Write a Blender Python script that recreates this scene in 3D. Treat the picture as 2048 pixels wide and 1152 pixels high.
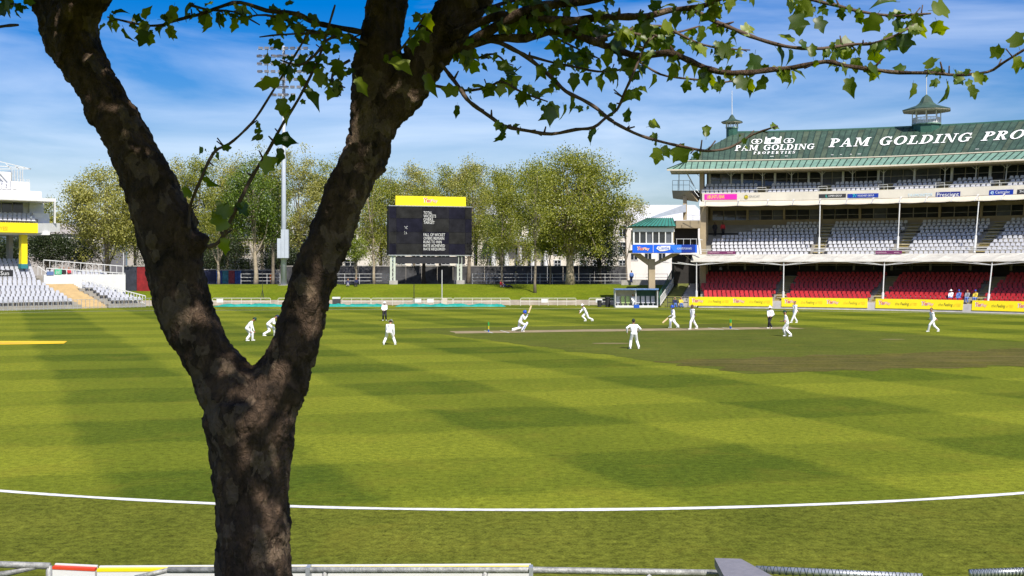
import bpy, bmesh, math, random
import numpy as np
from mathutils import Vector, Matrix, noise
from mathutils.bvhtree import BVHTree
R = math.radians
random.seed(7); RNG = np.random.default_rng(7)
for o in list(bpy.data.objects): bpy.data.objects.remove(o)
scene = bpy.context.scene
COL = scene.collection

# ---------------------------------------------------------------- camera, sky, sun, exposure
F = 2200.0; HZ = 533.0; CH = 4.8          # focal length in photo pixels, horizon row, eye height
cam_d = bpy.data.cameras.new('camera'); cam = bpy.data.objects.new('camera', cam_d); COL.objects.link(cam)
cam.location = (0, 0, CH); cam.rotation_euler = (R(90), 0, 0)
cam_d.sensor_width = 36; cam_d.lens = 36 * F / 2048; cam_d.shift_y = -(576 - HZ) / 2048
cam_d.clip_start = .05; cam_d.clip_end = 12000
scene.camera = cam
SUN_EL, SUN_AZ = R(50), math.atan2(.36, -.93)      # azimuth measured from +Y towards +X
sdir = Vector((math.sin(SUN_AZ) * math.cos(SUN_EL), math.cos(SUN_AZ) * math.cos(SUN_EL), math.sin(SUN_EL)))
world = bpy.data.worlds.new('World'); scene.world = world; world.use_nodes = True
wn, wl = world.node_tree.nodes, world.node_tree.links
wn.clear()
sky = wn.new('ShaderNodeTexSky'); sky.sky_type = 'NISHITA'; sky.sun_disc = False
sky.sun_elevation = SUN_EL; sky.sun_rotation = SUN_AZ; sky.altitude = 0; sky.air_density = 1.0; sky.dust_density = 2.2; sky.ozone_density = 4.0
tc = wn.new('ShaderNodeTexCoord')
mp = wn.new('ShaderNodeMapping'); mp.inputs['Scale'].default_value = (1.5, 1.5, 9); mp.inputs['Rotation'].default_value = (0, R(7), 0)
wl.new(tc.outputs['Generated'], mp.inputs['Vector'])
cn = wn.new('ShaderNodeTexNoise'); cn.inputs['Scale'].default_value = 1.6; cn.inputs['Detail'].default_value = 9; cn.inputs['Roughness'].default_value = .55; cn.inputs['Distortion'].default_value = .5
wl.new(mp.outputs['Vector'], cn.inputs['Vector'])
cr = wn.new('ShaderNodeValToRGB'); cr.color_ramp.elements[0].position = .44; cr.color_ramp.elements[1].position = .9
cr.color_ramp.elements[0].color = (0, 0, 0, 1); cr.color_ramp.elements[1].color = (.55, .55, .55, 1)
sx = wn.new('ShaderNodeSeparateXYZ'); wl.new(tc.outputs['Generated'], sx.inputs['Vector'])
lowc = wn.new('ShaderNodeMapRange'); lowc.inputs['From Min'].default_value = .02; lowc.inputs['From Max'].default_value = .26; lowc.inputs['To Min'].default_value = .24; lowc.inputs['To Max'].default_value = -.09   # cirrus veil looks denser at low angles
wl.new(sx.outputs['Z'], lowc.inputs['Value'])
cadd = wn.new('ShaderNodeMath'); wl.new(cn.outputs['Fac'], cadd.inputs[0]); wl.new(lowc.outputs['Result'], cadd.inputs[1]); wl.new(cadd.outputs[0], cr.inputs['Fac'])
cmix = wn.new('ShaderNodeMixRGB'); cmix.inputs['Color2'].default_value = (8.6, 9.2, 10.2, 1)
wl.new(cr.outputs['Color'], cmix.inputs['Fac']); wl.new(sky.outputs['Color'], cmix.inputs['Color1'])
bg = wn.new('ShaderNodeBackground'); bg.inputs['Strength'].default_value = .105
hs = wn.new('ShaderNodeHueSaturation'); hs.inputs['Saturation'].default_value = 1.62; hs.inputs['Hue'].default_value = .515
wl.new(sky.outputs['Color'], hs.inputs['Color']); wl.new(hs.outputs['Color'], cmix.inputs['Color1'])
wl.new(cmix.outputs['Color'], bg.inputs['Color'])
wo = wn.new('ShaderNodeOutputWorld'); wl.new(bg.outputs['Background'], wo.inputs['Surface'])
sl = bpy.data.lights.new('sun', 'SUN'); sl.energy = 4.6; sl.angle = R(.53); sl.color = (1, .95, .86)
sun = bpy.data.objects.new('sun', sl); COL.objects.link(sun)
sun.rotation_euler = (-sdir).to_track_quat('-Z', 'Y').to_euler(); sun.location = sdir * 60
vs = scene.view_settings; vs.view_transform = 'Standard'; vs.look = 'None'; vs.gamma = 1; vs.exposure = .45; vs.use_curve_mapping = False
scene.render.engine = 'CYCLES'

# ---------------------------------------------------------------- pixel helpers (a pixel is a direction, distance is given)
def P(px, py, D): return Vector(((px - 1024) / F * D, D, CH + (HZ - py) / F * D))
def G(px, py, z=0.0):
    D = (CH - z) * F / (py - HZ); return Vector(((px - 1024) / F * D, D, z))
def pxof(p): return 1024 + F * p[0] / p[1]

# ---------------------------------------------------------------- materials
MATS = {}
def M(name, col, rough=.6, var=.12, scale=3.0, bump=0.0, bscale=40.0, metal=0.0, spec=.4, obj=False):
    if name in MATS: return MATS[name]
    m = bpy.data.materials.new(name); m.use_nodes = True; n, l = m.node_tree.nodes, m.node_tree.links
    b = n['Principled BSDF']; b.inputs['Roughness'].default_value = rough; b.inputs['Metallic'].default_value = metal
    b.inputs['Specular IOR Level'].default_value = spec
    if obj: src = n.new('ShaderNodeTexCoord').outputs['Object']
    else: src = n.new('ShaderNodeNewGeometry').outputs['Position']
    t = n.new('ShaderNodeTexNoise'); t.inputs['Scale'].default_value = scale; t.inputs['Detail'].default_value = 6; t.inputs['Roughness'].default_value = .65
    l.new(src, t.inputs['Vector'])
    r = n.new('ShaderNodeValToRGB'); r.color_ramp.elements[0].position = .3; r.color_ramp.elements[1].position = .7
    c = Vector(col[:3])
    r.color_ramp.elements[0].color = (*(c * (1 - var)), 1); r.color_ramp.elements[1].color = (*[min(1, x * (1 + var * .6)) for x in c], 1)
    l.new(t.outputs['Fac'], r.inputs['Fac']); l.new(r.outputs['Color'], b.inputs['Base Color'])
    if bump:
        t2 = n.new('ShaderNodeTexNoise'); t2.inputs['Scale'].default_value = bscale; t2.inputs['Detail'].default_value = 4
        l.new(src, t2.inputs['Vector'])
        bp = n.new('ShaderNodeBump'); bp.inputs['Strength'].default_value = bump; bp.inputs['Distance'].default_value = .02
        l.new(t2.outputs['Fac'], bp.inputs['Height']); l.new(bp.outputs['Normal'], b.inputs['Normal'])
    MATS[name] = m; return m

def leaf_mat(name, c0, c1, trans=.35, obj_random=False):
    m = bpy.data.materials.new(name); m.use_nodes = True; n, l = m.node_tree.nodes, m.node_tree.links; n.clear()
    r = n.new('ShaderNodeValToRGB'); r.color_ramp.elements[0].color = (*c0, 1); r.color_ramp.elements[1].color = (*c1, 1)
    if obj_random:
        oi = n.new('ShaderNodeObjectInfo'); l.new(oi.outputs['Random'], r.inputs['Fac'])
    else:
        g = n.new('ShaderNodeNewGeometry'); l.new(g.outputs['Random Per Island'], r.inputs['Fac'])
    d = n.new('ShaderNodeBsdfDiffuse'); t = n.new('ShaderNodeBsdfTranslucent'); gl = n.new('ShaderNodeBsdfGlossy'); gl.inputs['Roughness'].default_value = .45
    hs = n.new('ShaderNodeHueSaturation'); hs.inputs['Saturation'].default_value = 1.1; hs.inputs['Value'].default_value = 1.5
    l.new(r.outputs['Color'], d.inputs['Color']); l.new(r.outputs['Color'], hs.inputs['Color']); l.new(hs.outputs['Color'], t.inputs['Color'])
    gl.inputs['Color'].default_value = (.8, .8, .8, 1)
    m1 = n.new('ShaderNodeMixShader'); m1.inputs['Fac'].default_value = trans
    l.new(d.outputs[0], m1.inputs[1]); l.new(t.outputs[0], m1.inputs[2])
    m2 = n.new('ShaderNodeMixShader'); m2.inputs['Fac'].default_value = .04
    l.new(m1.outputs[0], m2.inputs[1]); l.new(gl.outputs[0], m2.inputs[2])
    o = n.new('ShaderNodeOutputMaterial'); l.new(m2.outputs[0], o.inputs['Surface'])
    MATS[name] = m; return m

def glass_mat(name, col=(.02, .025, .03), rough=.08):
    m = M(name, col, rough, .3, .6, spec=.6); return m

# ---------------------------------------------------------------- mesh builder
def setp(o, label=None, cat=None, group=None, kind=None):
    if label: o['label'] = label
    if cat: o['category'] = cat
    if group: o['group'] = group
    if kind: o['kind'] = kind
    return o

def empty(name, loc, label=None, cat=None, group=None, rz=0.0):
    o = bpy.data.objects.new(name, None); COL.objects.link(o); o.location = loc; o.rotation_euler = (0, 0, rz)
    o.empty_display_size = .2
    return setp(o, label, cat, group)

def root_off(parent):
    v = Vector((0, 0, 0)); p = parent
    while p is not None: v += p.location; p = p.parent
    return v

def inst(name, mesh, parent=None, loc=(0, 0, 0), rz=0.0, scale=None, world=True):
    o = bpy.data.objects.new(name, mesh); COL.objects.link(o)
    loc = Vector(loc)
    if parent is not None:
        o.parent = parent
        if world: loc = loc - root_off(parent)
    o.location = loc; o.rotation_euler = (0, 0, rz)
    if scale: o.scale = scale
    return o

class MB:
    def __init__(s): s.v = []; s.f = []; s.m = []; s.cur = 0
    def add(s, vs, fs):
        b = len(s.v); s.v += [tuple(x) for x in vs]; s.f += [tuple(b + i for i in f) for f in fs]; s.m += [s.cur] * len(fs); return s
    def mat(s, i): s.cur = i; return s
    def poly(s, *pts): return s.add(pts, [tuple(range(len(pts)))])
    def hexa(s, a, b):          # two quads (bottom, top), same winding
        return s.add(list(a) + list(b), [(3, 2, 1, 0), (4, 5, 6, 7), (0, 1, 5, 4), (1, 2, 6, 5), (2, 3, 7, 6), (3, 0, 4, 7)])
    def box(s, c, size, rz=0.0):
        c = Vector(c); hx, hy, hz = size[0] / 2, size[1] / 2, size[2] / 2; ca, sa = math.cos(rz), math.sin(rz)
        q = [Vector((x * ca - y * sa, x * sa + y * ca, 0)) + c for x, y in ((-hx, -hy), (hx, -hy), (hx, hy), (-hx, hy))]
        return s.hexa([p - Vector((0, 0, hz)) for p in q], [p + Vector((0, 0, hz)) for p in q])
    def bar(s, p0, p1, w, h, up=(0, 0, 1)):
        p0, p1 = Vector(p0), Vector(p1); d = (p1 - p0).normalized(); up = Vector(up)
        if abs(d.dot(up)) > .99: up = Vector((0, 1, 0))
        x = d.cross(up).normalized() * w / 2; y = x.cross(d).normalized() * h / 2
        return s.hexa([p0 - x - y, p0 + x - y, p0 + x + y, p0 - x + y], [p1 - x - y, p1 + x - y, p1 + x + y, p1 - x + y])
    def tube(s, pts, rad, n=8, cap=True):
        pts = [Vector(p) for p in pts]; k = len(pts)
        if not hasattr(rad, '__len__'): rad = [rad] * k
        vs, fs = [], []; ref = Vector((.13, .37, .92)); px = None
        for i, p in enumerate(pts):
            d = (pts[min(i + 1, k - 1)] - pts[max(i - 1, 0)]).normalized()
            if px is None:
                if abs(d.dot(ref)) > .95: ref = Vector((1, 0, 0))
                px = d.cross(ref).normalized()
            else: px = (px - d * px.dot(d)).normalized()
            py = d.cross(px)
            for j in range(n):
                a = 2 * math.pi * j / n; vs.append(p + (px * math.cos(a) + py * math.sin(a)) * rad[i])
        for i in range(k - 1):
            for j in range(n):
                j2 = (j + 1) % n; fs.append((i * n + j, i * n + j2, (i + 1) * n + j2, (i + 1) * n + j))
        if cap: fs += [tuple(range(n - 1, -1, -1)), tuple((k - 1) * n + j for j in range(n))]
        return s.add(vs, fs)
    def lathe(s, c, prof, n=16):
        c = Vector(c); vs, fs = [], []; k = len(prof)
        for r, z in prof:
            for j in range(n):
                a = 2 * math.pi * j / n; vs.append(c + Vector((r * math.cos(a), r * math.sin(a), z)))
        for i in range(k - 1):
            for j in range(n):
                j2 = (j + 1) % n; fs.append((i * n + j, i * n + j2, (i + 1) * n + j2, (i + 1) * n + j))
        fs += [tuple(range(n - 1, -1, -1)), tuple((k - 1) * n + j for j in range(n))]
        return s.add(vs, fs)
    def mesh(s, name, mats, off=(0, 0, 0), smooth=False):
        me = bpy.data.meshes.new(name); off = Vector(off)
        me.from_pydata([tuple(Vector(p) - off) for p in s.v], [], s.f)
        if not isinstance(mats, (list, tuple)): mats = [mats]
        for mt in mats: me.materials.append(mt)
        if len(mats) > 1: me.polygons.foreach_set('material_index', s.m)
        if smooth: me.polygons.foreach_set('use_smooth', [True] * len(me.polygons))
        me.update(); return me
    def build(s, name, mats, parent=None, smooth=False, center=True):
        a = np.array(s.v); c = Vector(((a[:, 0].min() + a[:, 0].max()) / 2, (a[:, 1].min() + a[:, 1].max()) / 2, a[:, 2].min())) if center else Vector((0, 0, 0))
        return inst(name, s.mesh(name, mats, c, smooth), parent, c)

def numpy_mesh(name, verts, faces, mats, smooth=False):
    """verts (n,3) array, faces (m,k) array, all faces with k corners"""
    me = bpy.data.meshes.new(name); nv, (nf, k) = len(verts), faces.shape
    me.vertices.add(nv); me.vertices.foreach_set('co', np.asarray(verts, np.float32).ravel())
    me.loops.add(nf * k); me.loops.foreach_set('vertex_index', faces.astype(np.int32).ravel())
    me.polygons.add(nf); me.polygons.foreach_set('loop_start', np.arange(0, nf * k, k, dtype=np.int32))
    if not isinstance(mats, (list, tuple)): mats = [mats]
    for m_ in mats: me.materials.append(m_)
    if smooth: me.polygons.foreach_set('use_smooth', [True] * nf)
    me.update(calc_edges=True); return me

def children(o): return [c for c in bpy.data.objects if c.parent == o]
def copy_tree(o, parent=None):
    c = o.copy(); COL.objects.link(c); c.parent = parent
    for ch in list(o.children): copy_tree(ch, c)
    return c

# ---------------------------------------------------------------- lettering
TXT = {}
def text_mesh(body, shear=0.0, bold=0.0):
    key = (body, shear, bold)
    if key not in TXT:
        cu = bpy.data.curves.new('lettering', 'FONT'); cu.body = body; cu.size = 1.0; cu.shear = shear; cu.offset = bold; cu.resolution_u = 2
        o = bpy.data.objects.new('lettering', cu); COL.objects.link(o)
        dg = bpy.context.evaluated_depsgraph_get(); dg.update()
        me = bpy.data.meshes.new_from_object(o.evaluated_get(dg))
        a = np.array([v.co[:2] for v in me.vertices]); fs = [tuple(p.vertices) for p in me.polygons]
        bpy.data.objects.remove(o); bpy.data.meshes.remove(me)
        TXT[key] = (a - a.min(0), fs)
    return TXT[key]
def put_text(body, fn, x0, x1, y0, y1, mat, name='lettering', parent=None, shear=0.0, bold=0.0, keep=False):
    """stretch the text into the box x0..x1, y0..y1 of surface coordinates; fn(x, y) -> point"""
    a, fs = text_mesh(body, shear, bold); w = a.max(0)
    sx, sy = (x1 - x0) / w[0], (y1 - y0) / w[1]
    if keep: sx = min(sx, sy * 1.15)
    mb = MB(); mb.add([fn(x0 + p[0] * sx, y0 + p[1] * sy) for p in a], fs)
    return mb.build(name, mat, parent)
def ring(cx, cy, ox, oy, ix, iy, a0, a1, n=12):
    q = []
    for i in range(n):
        t0, t1 = R(a0 + (a1 - a0) * i / n), R(a0 + (a1 - a0) * (i + 1) / n)
        q.append([(cx + ox * math.cos(t0), cy + oy * math.sin(t0)), (cx + ox * math.cos(t1), cy + oy * math.sin(t1)), (cx + ix * math.cos(t1), cy + iy * math.sin(t1)), (cx + ix * math.cos(t0), cy + iy * math.sin(t0))])
    return q
def rc(x0, y0, x1, y1): return [[(x0, y0), (x1, y0), (x1, y1), (x0, y1)]]
SERIF = {
 'P': (.78, rc(.12, .07, .34, .93) + rc(0, 0, .48, .08) + rc(0, .92, .36, 1) + ring(.34, .735, .42, .265, .2, .19, -90, 90)),
 'A': (.98, [[(.1, .06), (.18, .06), (.5, 1), (.42, 1)], [(.62, .06), (.88, .06), (.54, 1), (.42, 1)]] + rc(.28, .3, .68, .38) + rc(0, 0, .3, .07) + rc(.54, 0, .98, .07)),
 'M': (1.2, rc(.12, .07, .2, .93) + rc(.86, .07, 1.08, .93) + [[(.12, 1), (.36, 1), (.66, .1), (.54, .1)], [(.54, .1), (.62, .1), (1.0, 1), (.88, 1)]] + rc(0, 0, .32, .07) + rc(.76, 0, 1.2, .07) + rc(0, .93, .3, 1) + rc(.9, .93, 1.2, 1)),
 'G': (.98, ring(.48, .5, .48, .52, .26, .43, 48, 318) + rc(.64, .04, .84, .44) + rc(.5, .42, .96, .5) + rc(.74, .68, .82, .98)),
 'O': (.98, ring(.49, .5, .49, .52, .26, .43, 0, 360, 20)),
 'L': (.78, rc(.12, .07, .34, .93) + rc(0, .92, .48, 1) + rc(0, 0, .76, .09) + rc(.68, .09, .76, .34)),
 'D': (.95, rc(.12, .07, .34, .93) + rc(0, 0, .4, .08) + rc(0, .92, .4, 1) + ring(.38, .5, .55, .5, .32, .42, -90, 90)),
 'I': (.48, rc(.13, .07, .35, .93) + rc(0, 0, .48, .08) + rc(0, .92, .48, 1)),
 'N': (1.05, rc(.13, .07, .21, .93) + rc(.82, .05, .9, .93) + [[(.08, 1), (.34, 1), (.92, 0), (.78, 0)]] + rc(0, 0, .34, .07) + rc(.68, .93, 1.03, 1) + rc(0, .93, .2, 1)),
 'R': (.92, rc(.12, .07, .34, .93) + rc(0, 0, .46, .08) + rc(0, .92, .36, 1) + ring(.34, .745, .4, .255, .19, .18, -90, 90) + [[(.38, .5), (.56, .5), (.86, .04), (.62, .04)]] + rc(.62, 0, .92, .07)),
 'E': (.78, rc(.12, .07, .34, .93) + rc(0, .92, .74, 1) + rc(0, 0, .76, .08) + rc(.34, .46, .58, .54) + rc(.66, .72, .74, .92) + rc(.68, .08, .76, .3) + rc(.52, .38, .58, .62)),
 'T': (.86, rc(.32, .07, .54, .93) + rc(.2, 0, .66, .08) + rc(0, .92, .86, 1) + rc(0, .7, .08, .92) + rc(.78, .7, .86, .92)),
 'S': (.72, ring(.36, .74, .34, .28, .16, .18, 30, 270) + ring(.36, .26, .34, .28, .16, .18, -150, 90) + rc(.6, .72, .68, 1) + rc(.02, 0, .1, .28)),
 ' ': (.55, [])}
def put_serif(body, fn, x0, x1, y0, y1, mat, name, parent, gap=.12):
    tot = sum(SERIF[c][0] + gap for c in body) - gap; sx = (x1 - x0) / tot; sy = y1 - y0; x = 0; mb = MB(); out = []
    for c in body:
        mb = MB(); w, polys = SERIF[c]
        for k, q in enumerate(polys):
            mb.add([fn(x0 + (x + p[0]) * sx, y0 + p[1] * sy, .001 * k) for p in q], [(0, 1, 2, 3)])
        if polys: out.append(mb.build(name, mat, parent))
        x += w + gap
    return out

# ---------------------------------------------------------------- palette
WHITE = M('white_paint', (.66, .66, .64), .5, .08, 2.0)
CREAM = M('cream_canvas', (.56, .50, .39), .8, .12, 1.2)
CONC = M('grey_concrete', (.36, .34, .31), .9, .25, 1.5, .3, 8)
TAN = M('tan_plaster', (.34, .27, .17), .85, .15, .8)
DARK = M('painted_interior_shade', (.025, .022, .02), .8, .3, 1.0)  # near-black colour stands in for shade inside the stand
GLASS = glass_mat('dark_glass')
GALV = M('galvanised_steel', (.45, .47, .48), .45, .3, 6.0, metal=.5)
RAILP = M('pale_rail_paint', (.62, .60, .52), .5, .12, 4.0)
YEL = M('yellow_vinyl', (.83, .66, .01), .45, .05, 1.0)
RED = M('red_print', (.62, .06, .02), .5, .1, 2.0)
ORANGE = M('orange_print', (.80, .28, .02), .5, .08, 2.0)
BLACKP = M('black_print', (.02, .02, .02), .6, .2, 2.0)
OLIVEP = M('olive_print', (.26, .22, .02), .6, .1, 2.0)
BLUEP = M('blue_vinyl', (.005, .10, .62), .4, .08, 1.0)
BLUED = M('deep_blue_vinyl', (.005, .03, .26), .4, .08, 1.0)
GREENROOF = M('green_roof_sheet', (.042, .078, .054), .6, .5, .9, .15, 3)
GREENLITE = M('pale_green_roof_sheet', (.17, .29, .215), .5, .3, 1.2)
GREENDK = M('dark_green_paint', (.03, .10, .07), .5, .2, 2.0)
STEELW = M('white_steel', (.60, .60, .58), .4, .08, 3.0)
WOODD = M('dark_timber', (.10, .07, .05), .7, .3, 3.0)
# ================================================================ THE SETTING: ground, square, boundary, banks
def grass_mat(name, light, dark, mow=True, fine=1.0, streak=None):
    m = bpy.data.materials.new(name); m.use_nodes = True; n, l = m.node_tree.nodes, m.node_tree.links
    b = n['Principled BSDF']; b.inputs['Roughness'].default_value = .9; b.inputs['Specular IOR Level'].default_value = .03
    pos = n.new('ShaderNodeNewGeometry').outputs['Position']
    def math_(op, a, bb=None, clamp=False):
        x = n.new('ShaderNodeMath'); x.operation = op; x.use_clamp = clamp
        for i, q in enumerate((a, bb)):
            if q is None: continue
            if isinstance(q, (int, float)): x.inputs[i].default_value = q
            else: l.new(q, x.inputs[i])
        return x.outputs[0]
    def noise_(sc, det=3, vec=None, dist=0):
        t = n.new('ShaderNodeTexNoise'); t.inputs['Scale'].default_value = sc; t.inputs['Detail'].default_value = det; t.inputs['Roughness'].default_value = .6; t.inputs['Distortion'].default_value = dist
        l.new(vec or pos, t.inputs['Vector']); return t.outputs['Fac']
    def stripe(nx, ny, w, ph, wob):
        d = n.new('ShaderNodeVectorMath'); d.operation = 'DOT_PRODUCT'; l.new(pos, d.inputs[0]); d.inputs[1].default_value = (nx, ny, 0)
        a = math_('ADD', math_('MULTIPLY', d.outputs['Value'], math.pi / w), math_('MULTIPLY', math_('SUBTRACT', noise_(.22, 2), .5), wob))
        s = math_('SINE', math_('ADD', a, ph))
        return math_('ADD', math_('MULTIPLY', s, 3.2), .5, True)
    big = noise_(.09, 4); mid = noise_(.7, 5)
    if mow:
        s1 = stripe(.90, .42, 5.2, 1.9, 1.0); s2 = stripe(-.24, .97, 4.6, .4, 1.2)
        v = math_('ADD', math_('MULTIPLY', s1, .23), math_('MULTIPLY', s2, .17))
        v = math_('ADD', v, math_('MULTIPLY', big, .50))
        v = math_('ADD', v, math_('MULTIPLY', mid, .22)); v = math_('SUBTRACT', v, .06, True)
    else:
        v = math_('SUBTRACT', math_('ADD', math_('MULTIPLY', big, .8), math_('MULTIPLY', mid, .6)), .2, True)
    r = n.new('ShaderNodeValToRGB'); r.color_ramp.elements[0].position = .16; r.color_ramp.elements[1].position = .84; r.color_ramp.elements[0].color = (*dark, 1); r.color_ramp.elements[1].color = (*light, 1)
    l.new(v, r.inputs['Fac'])
    # fine blade texture: two scales of speckle
    f0 = noise_(5.5, 5); f1 = noise_(22, 3); f2 = noise_(75, 2)
    ff = math_('ADD', math_('ADD', math_('MULTIPLY', f0, .45), math_('MULTIPLY', f1, .3)), math_('MULTIPLY', f2, .25))
    fr = n.new('ShaderNodeMapRange'); fr.inputs['From Min'].default_value = .34; fr.inputs['From Max'].default_value = .66
    fr.inputs['To Min'].default_value = 1 - .75 * fine; fr.inputs['To Max'].default_value = 1 + .7 * fine
    l.new(ff, fr.inputs['Value'])
    mx = n.new('ShaderNodeMixRGB'); mx.blend_type = 'MULTIPLY'; mx.inputs['Fac'].default_value = 1
    l.new(r.outputs['Color'], mx.inputs['Color1']); l.new(fr.outputs['Result'], mx.inputs['Color2'])
    # straw tint in worn patches
    st = n.new('ShaderNodeMixRGB'); st.inputs['Color2'].default_value = (.19, .16, .02, 1)
    w = math_('MULTIPLY', math_('SUBTRACT', noise_(.5, 6, dist=.6), .52, True), 1.3, True)
    l.new(w, st.inputs['Fac']); l.new(mx.outputs['Color'], st.inputs['Color1'])
    last = st.outputs['Color']
    if streak:
        mp_ = n.new('ShaderNodeMapping'); mp_.inputs['Rotation'].default_value = (0, 0, -math.atan2(.262, .965)); mp_.inputs['Scale'].default_value = (.22, 2.6, 1); mp_.vector_type = 'POINT'
        l.new(pos, mp_.inputs['Vector']); sk = noise_(.8, 7, mp_.outputs['Vector'])
        rr_ = n.new('ShaderNodeValToRGB'); rr_.color_ramp.elements[0].position = .5; rr_.color_ramp.elements[1].position = .72; rr_.color_ramp.elements[1].color = (.8, .8, .8, 1); l.new(sk, rr_.inputs['Fac'])
        s2_ = n.new('ShaderNodeMixRGB'); s2_.inputs['Color2'].default_value = (*streak, 1); l.new(rr_.outputs['Color'], s2_.inputs['Fac']); l.new(last, s2_.inputs['Color1']); last = s2_.outputs['Color']
    l.new(last, b.inputs['Base Color'])
    bp = n.new('ShaderNodeBump'); bp.inputs['Strength'].default_value = .55; bp.inputs['Distance'].default_value = .03
    l.new(ff, bp.inputs['Height']); l.new(bp.outputs['Normal'], b.inputs['Normal'])
    MATS[name] = m; return m
TURF = grass_mat('mown_turf', (.190, .208, .018), (.046, .074, .007), fine=.8)
BANKG = grass_mat('bank_grass', (.17, .205, .012), (.07, .105, .006), mow=False)
SQ = grass_mat('square_turf', (.110, .130, .018), (.052, .070, .010), mow=False, fine=.7, streak=(.12, .105, .03))
SQB = grass_mat('worn_square_turf', (.110, .098, .024), (.055, .058, .013), mow=False, fine=.9, streak=(.18, .135, .06))
PITCH = M('dry_pitch_clay', (.27, .21, .11), .95, .3, .6, .2, 30)

def sheet(name, pts, z, mat, label, sub=0):
    mb = MB(); mb.poly(*[(p[0], p[1], z) for p in pts]); o = mb.build(name, mat)
    return setp(o, label, None, None, 'structure')
# ground: one sheet to the horizon
mb = MB(); n_ = 24
gx = [-6000, -1500, -300, -120, -60, 0, 60, 120, 300, 1500, 6000]; gy = [-1500, -300, -60, 0, 30, 60, 90, 120, 150, 300, 1500, 9000]
mb.add([(x, y, 0) for y in gy for x in gx], [(j * len(gx) + i, j * len(gx) + i + 1, (j + 1) * len(gx) + i + 1, (j + 1) * len(gx) + i) for j in range(len(gy) - 1) for i in range(len(gx) - 1)])
setp(mb.build('ground', TURF, center=False), 'striped mown green outfield of the cricket ground', None, None, 'structure')

# wicket square: green left part, browner front band, and the pitch strip
a_, b_, c_ = G(800, 657.5), G(1495, 748), G(2060, 731)
d1 = (c_ - b_).normalized(); d2 = (a_ - b_).normalized()
def sqp(u, v): return b_ + d1 * u + d2 * v
LEN = (a_ - b_).length
def wavy(p0, p1, n, amp, seed):
    out = []
    for i in range(n):
        t = i / n; p = p0.lerp(p1, t); q = noise.noise((p.x * .7 + seed, p.y * .7, 0)) * amp; s = (p1 - p0).normalized(); out.append(p + Vector((-s.y, s.x, 0)) * q)
    return out
cs = [sqp(0, 0), sqp(30, 0), sqp(30, LEN), sqp(0, LEN)]
sheet('cricket_square', sum([wavy(cs[i], cs[(i + 1) % 4], 60, .7, i * 9) for i in range(4)], []), .004, SQ, 'darker close-cut cricket square in the middle of the field')
cs = [sqp(.4, .2), sqp(29, .2), sqp(29, 9.5), sqp(-.3 + .6, 7.5)]
sheet('worn_turf', sum([wavy(cs[i], cs[(i + 1) % 4], 80, 1.5, 40 + i * 9) for i in range(4)], []), .008, SQB, 'brownish used strips along the front edge of the square')
w1, w2 = G(977, 664), G(1461, 657.5)          # the two wickets
pd = (w2 - w1).normalized(); pn = Vector((-pd.y, pd.x, 0))
cs = [w1 - pd * 2.6 - pn * 1.35, w2 + pd * 5.5 - pn * 1.35, w2 + pd * 5.5 + pn * 1.35, w1 - pd * 2.6 + pn * 1.35]
sheet('pitch', sum([wavy(cs[i], cs[(i + 1) % 4], 50, .25, 80 + i * 9) for i in range(4)], []), .012, PITCH, 'pale brown dry pitch strip between the two wickets')
LINE = M('white_line_paint', (.66, .66, .63), .8, .25, 6.0, .3, 30)
mb = MB()
for w, s in ((w1, 1), (w2, -1)):
    for off in (0.0, 1.22):
        c = w + pd * s * off; mb.add([c - pn * 1.5 - pd * .04 + Vector((0, 0, .016)), c - pn * 1.5 + pd * .04 + Vector((0, 0, .016)), c + pn * 1.5 + pd * .04 + Vector((0, 0, .016)), c + pn * 1.5 - pd * .04 + Vector((0, 0, .016))], [(0, 1, 2, 3)])
setp(mb.build('crease_marking', LINE), 'white painted crease lines at both ends of the pitch', None, None, 'structure')
for k, (px, py, w) in enumerate(((1222, 687, 2.4), (1785, 679, 1.6))):
    c = G(px, py); pts = [(c.x + math.cos(t) * w * (1 + .3 * noise.noise((t * 2, k, 0))) * .5, c.y + math.sin(t) * w * .2 * (1 + .4 * noise.noise((t * 3, k + 4, 0))), 0) for t in [i * math.pi / 12 for i in range(24)]]
    sheet('bare_patch', pts, .014, M('sandy_turf', (.19, .155, .06), .95, .4, 3.0), 'small bare sandy patch worn in the square')

# boundary line, closed smooth curve
bc = [Vector((x, 21.65 + .0146 * (x - .3) ** 2, 0)) for x in np.linspace(-16, 16, 17)] + [Vector((30, 36, 0)), Vector((50, 58, 0)), Vector((57, 85, 0)), G(2048, 630.5), G(1560, 621), G(1300, 618), G(1000, 617.5), G(640, 619.5), G(300, 621.5), G(0, 626.5), Vector((-64, 90, 0)), Vector((-55, 55, 0)), Vector((-32, 33, 0))]
def closed_spline(p, k):
    out = []; N = len(p)
    for i in range(N):
        a, b, c, d = p[(i - 1) % N], p[i], p[(i + 1) % N], p[(i + 2) % N]
        for j in range(k):
            t = j / k; out.append(.5 * ((2 * b) + (c - a) * t + (2 * a - 5 * b + 4 * c - d) * t * t + (3 * b - a - 3 * c + d) * t ** 3))
    return out
bl = closed_spline(bc, 16); N = len(bl); vs, fs = [], []
for i, p in enumerate(bl):
    d = (bl[(i + 1) % N] - bl[i - 1]).normalized(); nn = Vector((-d.y, d.x, 0)); hw = .10 + (.03 * noise.noise(p * .9)) + .012 * noise.noise(p * 6)
    vs += [p + nn * hw + Vector((0, 0, .012)), p - nn * hw + Vector((0, 0, .012))]
    fs.append((2 * i, 2 * i + 1, (2 * i + 3) % (2 * N), (2 * i + 2) % (2 * N)))
mb = MB(); mb.add(vs, fs); setp(mb.build('boundary_line', LINE), 'white painted boundary line curving round the field', None, None, 'structure')

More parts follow.
